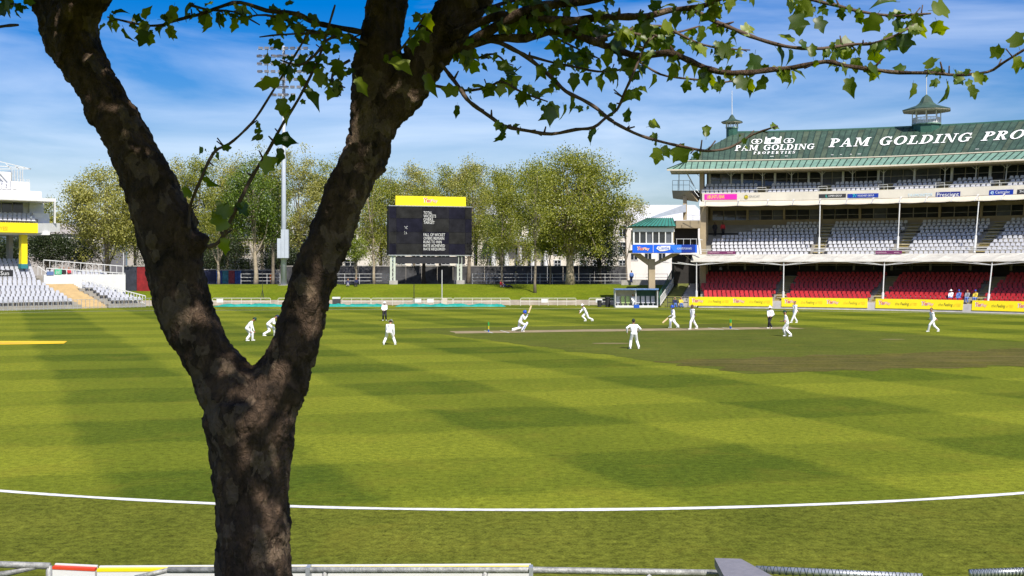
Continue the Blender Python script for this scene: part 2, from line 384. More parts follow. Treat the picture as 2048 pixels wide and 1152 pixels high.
VERGE = grass_mat('long_verge_grass', (.150, .158, .020), (.060, .076, .008), mow=False)
sheet('boundary_verge', [(x, 21.55 + .0146 * (x - .3) ** 2, 0) for x in np.linspace(-28, 28, 41)] + [(28, 13.2, 0), (-28, 13.2, 0)], .005, VERGE, 'longer rougher grass between the near boundary line and the railing')
# far grass embankment with retaining wall (polyline left to right)
EX = [-58, -46, -36, -20, -5, 8, 17, 22]
def ebase(x): return 137.5 - .0016 * (x + 5) ** 2 + (0 if x > -30 else -.05 * (x + 30) * -0)
mb = MB(); vs, fs = [], []; xs = np.linspace(-60, 21.5, 60); prof = [(0, 0), (.02, .62), (1.2, .75), (5, 1.15), (9, 1.65), (13, 2.05), (16.5, 2.25), (19, 2.3)]
for i, x in enumerate(xs):
    for dy, z in prof[1:]:
        zz = z + (.12 * noise.noise((x * .15, dy * .3, 3)) if 1 < dy < 18 else 0)
        vs.append((x, ebase(x) + dy, zz))
k = len(prof) - 1
fs = [(i * k + j, (i + 1) * k + j, (i + 1) * k + j + 1, i * k + j + 1) for i in range(len(xs) - 1) for j in range(k - 1)]
mb.add(vs, fs); setp(mb.build('embankment', BANKG, smooth=True), 'sloping grass spectator bank beyond the far boundary', None, None, 'structure')
WALLC = M('bank_wall_concrete', (.40, .34, .28), .9, .3, .8, .3, 5)
mb = MB()
for i in range(len(xs) - 1):
    x0, x1 = xs[i], xs[i + 1]
    mb.hexa([(x0, ebase(x0) - .25, 0), (x1, ebase(x1) - .25, 0), (x1, ebase(x1) + .1, 0), (x0, ebase(x0) + .1, 0)], [(x0, ebase(x0) - .25, .6), (x1, ebase(x1) - .25, .6), (x1, ebase(x1) + .1, .63), (x0, ebase(x0) + .1, .63)])
setp(mb.build('retaining_wall', WALLC), 'low grey concrete retaining wall at the foot of the grass bank', 'wall')
# street terrace behind the bank
ASPH = M('street_asphalt', (.06, .06, .06), .9, .2, .5)
mb = MB(); mb.hexa([(-150, 154.5, -.5), (150, 154.5, -.5), (150, 420, -.5), (-150, 420, -.5)], [(-150, 154.5, 2.24), (150, 154.5, 2.24), (150, 420, 2.24), (-150, 420, 2.24)])
setp(mb.build('street', ASPH), 'raised asphalt street level behind the grass bank', None, None, 'structure')
# near bank on which the photographer and the tree stand
mb = MB(); ys = [-14, -4, 0, 2.5, 5, 8, 11, 13.0]; zs = [3.3, 3.2, 3.1, 2.75, 2.1, 1.25, .45, .02]; xs2 = np.linspace(-30, 30, 31)
mb.add([(x, y, z + (.06 * noise.noise((x * .4, y * .4, 0)) if z > .1 else 0)) for x in xs2 for y, z in zip(ys, zs)], [(i * 8 + j, (i + 1) * 8 + j, (i + 1) * 8 + j + 1, i * 8 + j + 1) for i in range(30) for j in range(7)])
setp(mb.build('viewing_bank', BANKG, smooth=True), 'near grass bank under the foreground tree', None, None, 'structure')
def bank_z(y): return float(np.interp(y, ys, zs))
# far mountain
mb = MB(); hx = np.linspace(-2600, 1200, 70); vs = []
for i, x in enumerate(hx):
    h = 120 + 130 * max(0, 1 - abs(x + 1150) / 900) + 60 * max(0, 1 - abs(x + 350) / 500) + 45 * noise.noise((x * .004, 1, 0)) + 16 * noise.noise((x * .02, 2, 0))
    h *= .6; vs += [(x, 2900, -5), (x, 3100 + 60 * noise.noise((x * .01, 5, 0)), h * .55), (x, 3350, h), (x, 3900, -5)]
mb.add(vs, [(i * 4 + j, (i + 1) * 4 + j, (i + 1) * 4 + j + 1, i * 4 + j + 1) for i in range(69) for j in range(3)])
setp(mb.build('hill', M('haze_tinted_hill', (.075, .105, .12), .95, .3, .01), smooth=False), 'distant mountain slope tinted blue-grey for haze behind the trees', None, None, 'structure')  # bluish haze of distance put into the hill colour

# ================================================================ buildings beyond the street
def house(name, label, x0, x1, y0, y1, z0, z1, wallm, wins, roof=None, roofm=None, rooftop=1.6, frame=WHITE):
    r = empty(name, ((x0 + x1) / 2, y0, z0), label, 'building')
    mb = MB(); mb.box(((x0 + x1) / 2, (y0 + y1) / 2, (z0 + z1) / 2), (x1 - x0, y1 - y0, z1 - z0)); mb.build('wall', wallm, r)
    for (wx, wz, ww, wh) in wins:
        f = MB(); t = .12
        for a, b in (((wx, wz - wh / 2), (ww + 2 * t, t)), ((wx, wz + wh / 2), (ww + 2 * t, t)), ((wx - ww / 2, wz), (t, wh)), ((wx + ww / 2, wz), (t, wh)), ((wx, wz), (t * .6, wh)), ((wx, wz + wh * .18), (ww, t * .6))):
            f.box((a[0], y0 - .06, a[1]), (b[0], .14, b[1]))
        fo = f.build('window', frame, r)
        g = MB(); g.box((wx, y0 - .012, wz), (ww, .03, wh)); g.build('pane', GLASS, fo)
    if roof == 'flat':
        mb = MB(); mb.box(((x0 + x1) / 2, (y0 + y1) / 2, z1 + .18), (x1 - x0 + .6, y1 - y0 + .6, .36)); mb.build('roof', roofm, r)
    elif roof == 'gable':
        mb = MB(); yc = (y0 + y1) / 2; e = .5
        mb.add([(x0 - e, y0 - e, z1), (x1 + e, y0 - e, z1), (x1 + e, y1 + e, z1), (x0 - e, y1 + e, z1), (x0 + 1.5, yc, z1 + rooftop), (x1 - 1.5, yc, z1 + rooftop)], [(0, 1, 5, 4), (1, 2, 5), (2, 3, 4, 5), (3, 0, 4), (3, 2, 1, 0)]); mb.build('roof', roofm, r)
    return r
WARMW = M('cream_render', (.66, .60, .50), .85, .14, .3)
WARMW2 = M('pale_render', (.70, .66, .60), .85, .12, .3)
ROOFG = M('grey_roof', (.30, .31, .33), .8, .2, .6)
D_ = 205.0
def X(px, D=D_): return (px - 1024) / F * D
def Z(py, D=D_): return CH + (HZ - py) / F * D
wins = []
for px in range(985, 1250, 26):
    for py, h in ((532, 2.2), (497, 2.4), (462, 2.2)):
        wins.append((X(px), Z(py), 1.3, h))
sch = house('columned_building', 'long cream building with columns and tall windows behind the big tree', X(955), X(1262), D_, D_ + 14, 2.2, Z(430), WARMW, wins, 'gable', ROOFG, 3.2)
for px in (1000, 1026, 1052, 1078, 1104):
    mb = MB(); mb.lathe((X(px) - 1.2, D_ - 1.5, 2.24), [(.55, 0), (.55, .3), (.42, .35), (.36, 6.6), (.55, 6.9), (.55, 7.2)], 12); mb.build('column', WHITE, sch, smooth=False)
mb = MB(); mb.box((X(1052) - 1.2, D_ - 1.4, 2.24 + 7.6), (X(1120) - X(984), 2.4, .8)); mb.build('portico_beam', WHITE, sch)
wins = [(X(px), Z(py), 2.2, 2.3) for px in (600, 625, 650, 675, 720) for py in (500, 477)] + [(X(px), Z(py), 2.0, 1.6) for px in (600, 640, 680, 720) for py in (528,)]
house('office_block', 'white flat-roofed building with dark square windows beside floodlight mast', X(572), X(775), D_ - 12, D_ + 6, 2.2, Z(462), WARMW2, wins, 'flat', WHITE)
wins = [(X(px), Z(py), 1.6, 1.8) for px in range(800, 950, 30) for py in (480, 520)]
house('pale_house', 'cream house glimpsed behind the scoreboard', X(786), X(950), D_ + 2, D_ + 16, 2.2, Z(455), WARMW, wins, 'gable', ROOFG, 3)
wins = [(X(px, 190), Z(py, 190), 1.8, 1.4) for px in (300, 340, 380, 440, 490, 540) for py in (500, 525)]
house('low_building', 'low dun building behind the left-hand tree row', X(255, 190), X(566, 190), 190, 202, 2.2, Z(478, 190), M('dun_render', (.42, .38, .33), .85, .15, .3), wins, 'flat', WHITE)  # even dun wall colour
wins = [(X(px, 215), Z(py, 215), 2.0, 1.3) for px in (70, 100, 130, 165) for py in (482, 503)]
house('gabled_house', 'grey-roofed house left of the pale tree behind stand', X(40, 215), X(205, 215), 215, 228, 2.2, Z(468, 215), M('dull_render', (.36, .33, .29), .85, .2, .3), wins, 'gable', M('tile_roof', (.33, .30, .27), .85, .2, .7), 2.2)
house('white_gabled_house', 'white gabled house rising behind the commentary box', X(1222, 215), X(1420, 215), 215, 232, 2.2, Z(448, 215), WARMW2, [(X(px, 215), Z(py, 215), 1.4, 2.0) for px in (1240, 1268, 1296, 1324, 1352) for py in (470, 510)], 'gable', M('pale_roof', (.50, .50, .51), .8, .15, .6), 4.2)

# perimeter wall with painted panels, and white railings in front
MUR = M('wall_painted_tree_shade', (.075, .075, .08), .9, .8, .5, .2, 4)  # tree-shadow dapples on the grey wall put into its mottled colour
def wall_run(px0, px1, py_top, D, mat, name, label, n, zb=2.24):
    r = empty(name, (X((px0 + px1) / 2, D), D, zb), label, 'wall')
    e = np.linspace(px0, px1, n + 1)
    for i in range(n):
        mb = MB(); xa, xb = X(e[i], D), X(e[i + 1], D); h = Z(py_top, D) - zb
        mb.box(((xa + xb) / 2, D + .1, zb + h / 2), (xb - xa - .04, .22, h)); mb.build('wall_panel', mat[i % len(mat)], r)
        mb = MB(); mb.box(((xa + xb) / 2, D + .1, zb + h + .06), (xb - xa - .01, .34, .12)); mb.build('coping', CONC, r)
    return r
wall_run(560, 1252, 533, 166, [MUR], 'perimeter_wall', 'long street wall with painted-in tree shade behind the white railings', 22)
wall_run(395, 432, 540, 166, [M('navy_mural', (.02, .025, .06), .7, .4, 1.0)], 'painted_wall', 'navy painted wall piece left of the coloured mural', 1)
wall_run(432, 482, 541, 165, [M('mural_blue', (.03, .07, .22), .7, .6, 2.0), M('mural_teal', (.05, .20, .22), .7, .6, 2.0), M('mural_red', (.30, .05, .05), .7, .6, 2.0), M('mural_blue_b', (.04, .09, .25), .7, .6, 2.0)], 'mural_wall', 'colourful blue teal and red mural wall behind thin trunk', 4)
wall_run(482, 560, 541, 166, [MUR], 'shaded_wall', 'wall with painted-in tree shade between the mural and the floodlight mast', 3)
wall_run(247, 300, 533, 143, [M('black_banner', (.03, .035, .05), .7, .5, 1.2), M('red_banner', (.22, .012, .014), .6, .5, 1.5)], 'hoarding', 'black and red hoarding between white stand and tree trunk', 2, .9)

def railing(name, label, p0, p1, h, nposts, rails, mat, r=.035, group=None, cat='railing', zf=None):
    p0, p1 = Vector(p0), Vector(p1); rt = empty(name, (p0 + p1) / 2, label, cat, group)
    pm = MB(); 
    for i in range(nposts):
        t = i / (nposts - 1); p = p0.lerp(p1, t); pm = MB(); pm.tube([p, p + Vector((0, 0, h))], r, 6); pm.build('post', mat, rt)
    for z in rails:
        m_ = MB(); m_.tube([p0 + Vector((0, 0, z)), p1 + Vector((0, 0, z))], r * .85, 6); m_.build('rail', mat, rt)
    return rt
for i, (a, b, lab) in enumerate(((482, 560, 'between the mural and the floodlight mast'), (660, 778, 'left of the scoreboard legs'), (945, 1030, 'just right of the scoreboard'), (1030, 1130, 'left of the big tree trunk'), (1150, 1240, 'right of the big tree trunk'), (1240, 1335, 'below the commentary box'))):
    railing('street_railing', 'white three-rail railing on top of the bank ' + lab, (X(a, 158), 158, 2.28), (X(b, 158), 158, 2.28), 1.5, max(4, int((b - a) / 20)), (.45, .95, 1.45), STEELW, .032, 'white railings along the top of the bank')
# low wall right of the big tree
mb = MB(); mb.box((X(1290, 153), 153, 2.45), (X(1335, 153) - X(1240, 153), .3, .9)); o = mb.build('low_wall', CONC); setp(o, 'low concrete wall at the top of the bank near the stairs', 'wall')
# ================================================================ MAIN STAND (curved, right)
OX, OY = 7.2, 68.7
def SP(th, r, z):
    r = r + 5.0 * (z / 16.5) * ((th - R(13)) / R(30))
    return Vector((OX + r * math.sin(th), OY + r * math.cos(th), z))
def TH(px, r, z):
    a, b = R(-5), R(80)
    for _ in range(40):
        c = (a + b) / 2
        p = SP(c, r, z)
        if p.y < 5 or pxof(p) > px: b = c
        else: a = c
    return (a + b) / 2
def ZP(px, py, r, zg):           # height of a pixel row on the arc of radius r
    for _ in range(4): p = SP(TH(px, r, zg), r, zg); zg = CH + (HZ - py) / F * p.y
    return zg
TL, TR = TH(1398, 62, 1), R(60)   # arc range of the stand
stand = empty('grandstand', SP(R(30), 61, 0), 'three-tier curved grandstand with green sheet roof and white lettering', 'grandstand')
def arc(mb, t0, t1, prof, step=R(1.5), close=False):
    n = max(1, int(math.ceil((t1 - t0) / step))); k = len(prof); vs = []
    for i in range(n + 1):
        t = t0 + (t1 - t0) * i / n
        vs += [SP(t, r, z) for r, z in prof]
    kk = k if close else k - 1
    fs = [(i * k + j, (i + 1) * k + j, (i + 1) * k + (j + 1) % k, i * k + (j + 1) % k) for i in range(n) for j in range(kk)]
    if close: fs += [tuple(range(k)), tuple(n * k + j for j in range(k - 1, -1, -1))]
    mb.add(vs, fs); return mb
def abox(name, t0, t1, r0, r1, z0, z1, mat, parent=stand):
    mb = MB(); arc(mb, t0, t1, [(r0, z0), (r1, z0), (r1, z1), (r0, z1)], close=True); return mb.build(name, mat, parent)

def seat_mesh(name, mat):
    mb = MB(); w = .205; out = [(-w, .36), (w, .36), (w, .62), (w * .78, .73), (w * .3, .76), (-w * .3, .76), (-w * .78, .73), (-w, .62)]
    f = [Vector((x, .17 + (z - .36) * .22, z)) for x, z in out]; b = [p + Vector((0, .05, 0)) for p in f]; k = len(out)
    mb.add(f + b, [tuple(range(k)), tuple(range(2 * k - 1, k - 1, -1))] + [(i, i + k, (i + 1) % k + k, (i + 1) % k) for i in range(k)])
    mb.hexa([(-w, -.2, .40), (w, -.2, .40), (w, .19, .36), (-w, .19, .36)], [(-w, -.2, .45), (w, -.2, .45), (w, .19, .42), (-w, .19, .42)])
    mb.box((0, .1, .18), (.05, .06, .36))
    return mb.mesh(name, mat)
SEATW = M('white_seat_plastic', (.55, .55, .57), .45, .10, 1.5)
SEATR = M('red_seat_plastic', (.45, .025, .028), .45, .25, 1.5)
SEATG = M('grey_seat_plastic', (.42, .43, .46), .45, .12, 1.5)
SM = {'white': seat_mesh('white_seat', SEATW), 'red': seat_mesh('red_seat', SEATR), 'grey': seat_mesh('grey_seat', SEATG)}
def place_seats(lst, kind, parent, limit, joined_name):
    """lst: (pos, rz); nearest ones in view become parts, the rest one joined part"""
    vis = [(p.y, i) for i, (p, rz) in enumerate(lst) if 0 <= pxof(p) <= 2048]; vis.sort(); single = set(i for _, i in vis[:limit])
    me = SM[kind]; co = np.array([v.co[:] for v in me.vertices]); polys = [tuple(p.vertices) for p in me.polygons]
    rest = MB()
    for i, (p, rz) in enumerate(lst):
        if i in single:
            inst(kind + '_seat', me, parent, p, rz)
        else:
            c, s = math.cos(rz), math.sin(rz)
            rest.add([(x * c - y * s + p.x, x * s + y * c + p.y, z + p.z) for x, y, z in co], polys)
    if rest.v: setp(rest.build(joined_name, me.materials[0], parent), kind='stuff')

# --- concrete structure
for t in (TL,):
    pass
STEPC = M('terrace_concrete', (.30, .28, .24), .9, .2, 1.0)
def rake(r0, z0, n, dr, dz, name, t0=TL, t1=TR):
    pr = []
    for i in range(n): pr += [(r0 - .35 + i * dr, z0 + i * dz), (r0 - .35 + (i + 1) * dr, z0 + i * dz)]
    pr.append((r0 - .35 + n * dr, z0 + n * dz)); lo = [(p[0], p[1] - .5) for p in (pr[-1], pr[0])]
    mb = MB(); arc(mb, t0, t1, pr + [(pr[-1][0], pr[-1][1] - .7), (pr[0][0], pr[0][1] - .7)], close=True); return mb.build(name, STEPC, stand)
abox('front_wall', TL, TR, 60.8, 61.6, 0, .85, M('front_wall_concrete', (.46, .43, .42), .9, .25, .8, .3, 5))
rake(62.4, .70, 11, .85, .27, 'lower_terrace')
rake(66.6, 5.80, 10, .85, .43, 'middle_terrace')
rake(68.0, 13.0, 4, .80, .45, 'upper_terrace')
abox('walkway', TL, TR, 61.6, 62.05, .0, .66, STEPC)
abox('rear_block', TL, TR, 75.6, 84, 0, 17.4, TAN)
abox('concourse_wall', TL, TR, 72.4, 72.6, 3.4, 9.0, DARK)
abox('upper_slab', TL, TR, 67.5, 75.6, 12.45, 12.9, TAN)
abox('upper_fascia', TL, TR, 67.2, 67.45, 12.75, 13.75, M('cream_fascia', (.56, .52, .43), .7, .12, .5))
abox('suite_wall', TL, TR, 75.2, 75.6, 9.9, 10.75, TAN)
abox('suite_head', TL, TR, 75.2, 75.6, 12.0, 12.45, TAN)
abox('upper_head', TL, TR, 71.9, 72.2, 16.75, 17.6, M('upper_tan', (.40, .32, .19), .85, .12, .8))
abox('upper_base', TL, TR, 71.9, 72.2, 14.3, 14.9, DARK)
# left end walls
for (r0, r1, z0, z1, m_) in ((72.4, 84, 0, 12.45, TAN), (69.5, 72.0, 13.0, 16.9, TAN)):
    abox('end_wall', TL - R(.35), TL, r0, r1, z0, z1, m_)
abox('end_column', TL - R(.25), TL + R(.35), 67.6, 68.3, 0, 12.45, TAN)
abox('end_column', TL - R(.25), TL + R(.35), 71.0, 71.7, 0, 12.45, TAN)
# glazing
def glazing(r, z0, z1, t0, t1, bay, panes, mat_post, pw=.22):
    nb = int((t1 - t0) * r / bay)
    for i in range(nb):
        ta = t0 + (t1 - t0) * i / nb; tb = t0 + (t1 - t0) * (i + 1) / nb
        abox('post', ta - R(.1), ta + R(.1), r - .35, r - .12, z0 - .05, z1 + .3, mat_post)
        for k in range(panes):
            a = ta + (tb - ta) * (k + .03) / panes; b = ta + (tb - ta) * (k + .97) / panes
            d = RNG.uniform(-.02, .02)
            mb = MB(); mb.poly(SP(a, r + .02, z0), SP(b, r + .02 + d, z0), SP(b, r + .02 + d, z1), SP(a, r + .02, z1)); mb.build('pane', GLASS if RNG.random() > .25 else GLASS2, stand)
            mb = MB(); mb.bar(SP(a, r - .03, z0), SP(a, r - .03, z1), .07, .07); mb.build('mullion', STEELB, stand)
        mb = MB(); mb.bar(SP(ta, r - .05, z0 + (z1 - z0) * .42), SP(tb, r - .05, z0 + (z1 - z0) * .42), .06, .06); mb.build('transom', STEELB, stand)
GLASS2 = M('blue_grey_glass', (.10, .11, .13), .12, .4, .5, spec=.6)
STEELB = M('grey_window_frame', (.30, .28, .24), .5, .2, 2.0)
glazing(71.9, 14.9, 16.75, TL + R(.5), R(52), 3.9, 3, WHITE)
glazing(75.2, 10.75, 12.0, TL + R(.5), R(52), 4.2, 3, TAN)
glazing(72.38, 4.4, 5.7, TL + R(.5), R(52), 4.2, 2, STEELB)

# --- seats
AISLE2 = [TH(p, 66.6, 6.0) for p in (1632, 1795, 1952)] + [R(55)]
AISLE1 = [TH(p, 61, .8) for p in (1554, 1743, 1935)] + [R(54)]
AISLE3 = [TH(p, 68, 13.2) for p in (1523, 1645, 1766, 1880, 1990)] + [R(55)]
def rows(r0, z0, n, dr, dz, aisles, aw, start, end):
    out = []
    for i in range(n):
        r, z = r0 + i * dr, z0 + i * dz; st = .525 / r; t = start(i) + st * RNG.uniform(0, .9)
        while t < end:
            if all(abs(t - a) * r > aw for a in aisles):
                p = SP(t, r, z); rz = -t + RNG.normal(0, .02); out.append((p, rz))
            t += st
    return out
st2 = [1424, 1424, 1421, 1420, 1424, 1442, 1475, 1500, 1545, 1575]
white = rows(66.6, 5.8, 10, .85, .43, AISLE2, .95, lambda i: TH(st2[i], 66.6 + i * .85, 6 + .43 * i), R(50.5)) + rows(68.0, 13.0, 4, .80, .45, AISLE3, .8, lambda i: TH(1404, 68 + .8 * i, 13.5), R(50.5))
red = rows(62.4, .70, 11, .85, .27, AISLE1, .85, lambda i: TH(1404, 62.4 + i * .85, 1), R(50.5))
place_seats(white, 'white', stand, 300, 'white_seat_rows')
place_seats(red, 'red', stand, 260, 'red_seat_rows')
NOSE = M('yellow_nosing', (.50, .38, .08), .8, .2, 2.0)
for al, (r0, z0, n, dr, dz) in ((AISLE1, (62.05, .70, 11, .85, .27)), (AISLE2, (66.25, 5.8, 10, .85, .43)), (AISLE3, (67.65, 13.0, 4, .8, .45))):
    for t in al[:-1]:
        mb = MB(); hw = .55 / r0
        for i in range(n * 2):
            r = r0 + i * dr / 2; z = z0 + (i // 2) * dz + (dz / 2 if i % 2 else 0)
            mb.mat(0); arc(mb, t - hw, t + hw, [(r, z - .02), (r + dr / 2, z - .02), (r + dr / 2, z + .03), (r, z + .03)], close=True)
            mb.mat(1); arc(mb, t - hw, t + hw, [(r - .02, z + .0), (r + .07, z + .0), (r + .07, z + .045), (r - .02, z + .045)], close=True)
        mb.build('aisle_steps', [STEPC, NOSE], stand)
# --- lower white canopy with posts and fan struts
CANV = M('white_canopy_canvas', (.50, .48, .42), .8, .22, .9)
cp = [TH(p, 62.5, 3) for p in (1393, 1567, 1767, 1980)]; cp.append(2 * cp[-1] - cp[-2])
ce = [cp[0] - R(.6)]
for a, b in zip(cp, cp[1:]): ce += [a + (b - a) * k / 4 for k in range(1, 5)]
for a, b in zip(ce, ce[1:]):
    mb = MB(); sag = .10; n = 6; vs = []
    for i in range(n + 1):
        t = a + (b - a) * i / n; s = 4 * (i / n) * (1 - i / n) * sag
        vs += [SP(t, 62.3 + s * .5, 5.42 - s * .3), SP(t, 64.2, 5.86 - s * 1.6), SP(t, 66.1, 6.26), SP(t, 66.1, 6.2), SP(t, 62.3 + s * .5, 5.34 - s * .3)]
    mb.add(vs, [(i * 5 + j, (i + 1) * 5 + j, (i + 1) * 5 + (j + 1) % 5, i * 5 + (j + 1) % 5) for i in range(n) for j in range(5)]); mb.build('canopy_panel', CANV, stand, smooth=False)
for t in cp:
    mb = MB(); mb.tube([SP(t, 62.5, .0), SP(t, 62.5, 1.9), SP(t, 62.5, 1.95), SP(t, 62.5, 5.3)], [.15, .14, .07, .06], 10); po = mb.build('canopy_post', STEELW, stand)
    for dt, rr, zz in ((-2.2, 62.4, 5.36), (2.2, 62.4, 5.36), (-4.2, 62.4, 5.38), (4.2, 62.4, 5.38), (-1.6, 66, 6.3), (1.6, 66, 6.3)):
        mb = MB(); mb.tube([SP(t, 62.5, 4.95), SP(t + dt / 62.5, rr, zz - .05)], .035, 6); mb.build('strut', STEELW, po)
for r_, z_ in ((66.15, 6.85), (66.15, 6.65)):
    mb = MB(); n = 50
    mb.tube([SP(TL + (R(52) - TL) * i / n, r_, z_) for i in range(n + 1)], .03, 5); mb.build('guard_rail', STEELW, stand)
# upper roof posts between middle tier and awning
for px in (1639, 1797, 1953):
    t = TH(px, 66.3, 9); mb = MB(); mb.tube([SP(t, 66.3, 6.3), SP(t, 66.3, 8.2), SP(t, 66.3, 8.25), SP(t, 66.3, 12.5)], [.13, .13, .06, .06], 10); mb.build('roof_post', STEELW, stand)
# cream awnings under the fascia
ae = [TL - R(.2)] + [TH(p, 66.6, 12.5) for p in (1410, 1476, 1535, 1586, 1639, 1693, 1745, 1800, 1852, 1905, 1953, 2005, 2058)]
for a, b in zip(ae, ae[1:]):
    g = (b - a) * .03; mb = MB(); n = 5; vs = []
    for i in range(n + 1):
        t = a + g + (b - a - 2 * g) * i / n; s = 4 * (i / n) * (1 - i / n)
        vs += [SP(t, 67.15, 12.70), SP(t, 66.2, 12.22 - .06 * s), SP(t, 66.18, 12.12 - .06 * s), SP(t, 67.15, 12.60)]
    mb.add(vs, [(i * 4 + j, (i + 1) * 4 + j, (i + 1) * 4 + (j + 1) % 4, i * 4 + (j + 1) % 4) for i in range(n) for j in range(4)]); mb.build('awning', CREAM, stand)
    mb = MB()
    for d in (-g * .6, g * .6): mb.bar(SP(a + d, 67.2, 12.9), SP(a + d, 66.1, 12.1), .05, .05)
    mb.build('awning_arm', STEELW, stand)
# upper balcony rail
mb = MB(); mb.tube([SP(TL + (R(52) - TL) * i / 50, 67.3, 14.1) for i in range(51)], .03, 5); mb.build('guard_rail', STEELW, stand)
for px in np.arange(1404, 2060, 26):
    t = TH(px, 67.3, 13.9); mb = MB(); mb.tube([SP(t, 67.3, 13.7), SP(t, 67.3, 14.1)], .022, 5); mb.build('rail_post', STEELW, stand)
for px in (1523, 1645, 1766, 1880, 1990):
    t0, t1 = TH(px - 9, 67.35, 14), TH(px + 9, 67.35, 14); mb = MB(); mb.tube([SP(t0, 67.35, 13.6), SP(t0, 67.35, 14.35), SP(t1, 67.35, 14.35), SP(t1, 67.35, 13.6)], .035, 6); mb.build('gate_rail', STEELW, stand)

# --- roof: individual sheets with standing seams
RE, RB, RR = (67.3, 16.7), (70.3, 17.9), (76.5, 22.1)
tT, tB, tRg = TH(1334, *RE), TH(1372, *RB), TH(1474, *RR)
SEAM = M('dark_green_seam', (.022, .045, .033), .6, .2, 2.0); GREENROOF2 = M('faded_green_roof_sheet', (.06, .085, .052), .6, .5, .8, .15, 3)
nsk = int((R(57) - tT) * 67 / .72)
for i in range(nsk):
    a = tT + (R(57) - tT) * i / nsk; b = tT + (R(57) - tT) * (i + 1) / nsk
    a2, b2 = max(a, tB), max(b, tB)
    mb = MB(); p = [SP(a, RE[0], RE[1]), SP(b, RE[0], RE[1]), SP(b2, RB[0], RB[1]), SP(a2, RB[0], RB[1])]
    mb.hexa([q - Vector((0, 0, .06)) for q in p], p); mb.mat(1); mb.bar(p[0] + Vector((0, 0, .04)), p[3] + Vector((0, 0, .04)), .09, .09); mb.build('skirt_sheet', [GREENLITE, SEAM], stand)
nrf = int((R(57) - tB) * 71 / .66)
for i in range(nrf):
    a = tB + (R(57) - tB) * i / nrf; b = tB + (R(57) - tB) * (i + 1) / nrf
    def top(t):
        if t >= tRg: return SP(t, RR[0], RR[1])
        f = (t - tB) / (tRg - tB); return SP(t, RB[0] + (RR[0] - RB[0]) * f, RB[1] + (RR[1] - RB[1]) * f)
    lift = Vector((0, 0, RNG.uniform(0, .025))); p = [SP(a, RB[0], RB[1] + .12) + lift, SP(b, RB[0], RB[1] + .12) + lift, top(b) + Vector((0, 0, .12)) + lift, top(a) + Vector((0, 0, .12)) + lift]
    if (p[3] - p[0]).length < .3: continue
    mb = MB(); mb.hexa([q - Vector((0, 0, .08)) for q in p], p); mb.mat(1); mb.bar(p[0] + Vector((0, 0, .04)), p[3] + Vector((0, 0, .04)), .09, .08); mb.build('roof_sheet', [GREENROOF if RNG.random() > .3 else GREENROOF2, SEAM], stand)
mb = MB(); BR = (82.5, 18.0)
vs = [SP(tB, RB[0], RB[1]), SP(tRg, RR[0], RR[1]), SP(tB, BR[0], BR[1])]; mb.add(vs, [(0, 1, 2)])
arc(mb, tRg, R(57), [(RR[0], RR[1] - .01), BR]); mb.add([SP(tRg, RR[0], RR[1]), SP(tRg, *BR), SP(tB, *BR)], [(0, 1, 2)]); mb.build('rear_roof', GREENROOF, stand)
abox('ridge_cap', tRg, R(57), 76.3, 76.7, 22.12, 22.34, GREENDK)
abox('gutter', tT, R(57), 67.05, 67.32, 16.5, 16.68, CREAM)
abox('roof_flashing', tB, R(57), 70.12, 70.3, 17.92, 18.04, CREAM)
abox('soffit', tT + R(.3), R(57), 67.4, 72.2, 16.45, 16.5, M('cream_soffit', (.45, .38, .25), .8, .1, .8))
for px in (1400, 1462, 1525, 1583, 1644, 1705, 1767, 1829, 1890, 1952, 2013):
    t = TH(px, 70.6, 15.6); mb = MB(); mb.tube([SP(t, 70.6, 14.0), SP(t, 70.6, 16.46)], .07, 8); mb.build('upper_post', STEELW, stand)
    for s in (-1, 1):
        mb = MB(); mb.tube([SP(t, 70.6, 16.0), SP(t + s * R(.4), 70.3, 16.46)], .03, 5); mb.build('bracket', STEELW, stand)
# lettering on the roof: surface coordinates are photo columns / slope fraction
def roof_fn(px, f, lift=0.0):
    r, z = RB[0] + (RR[0] - RB[0]) * f, RB[1] + (RR[1] - RB[1]) * f
    return SP(TH(px, r, z), r, z + .27 + lift)
def roof_arc(t_base):
    return lambda s, f, lift=0.0: (lambda r, z: SP(t_base + s, r, z + .27 + lift))(RB[0] + (RR[0] - RB[0]) * f, RB[1] + (RR[1] - RB[1]) * f)
RLET = M('white_roof_paint', (.80, .80, .77), .7, .1, 2.0)
tP = TH(1657, 72.5, 19.5); tQ = TH(2050, 73.5, 20)
put_serif('PAM GOLDING PRO', roof_arc(0), tP, tQ, .34, .64, RLET, 'roof_letter', stand)
put_serif('PERTIES', roof_arc(0), tQ + R(.35), R(56.5), .34, .64, RLET, 'roof_letter', stand)
tp0, tp1 = TH(1469, 71.8, 19), TH(1627, 71.8, 19)
put_serif('PAM GOLDING', roof_arc(0), tp0, tp1, .285, .48, RLET, 'roof_letter', stand, .1)
put_serif('PROPERTIES', roof_arc(0), TH(1506, 71, 18.5), TH(1589, 71, 18.5), .15, .24, RLET, 'roof_letter', stand, .45)
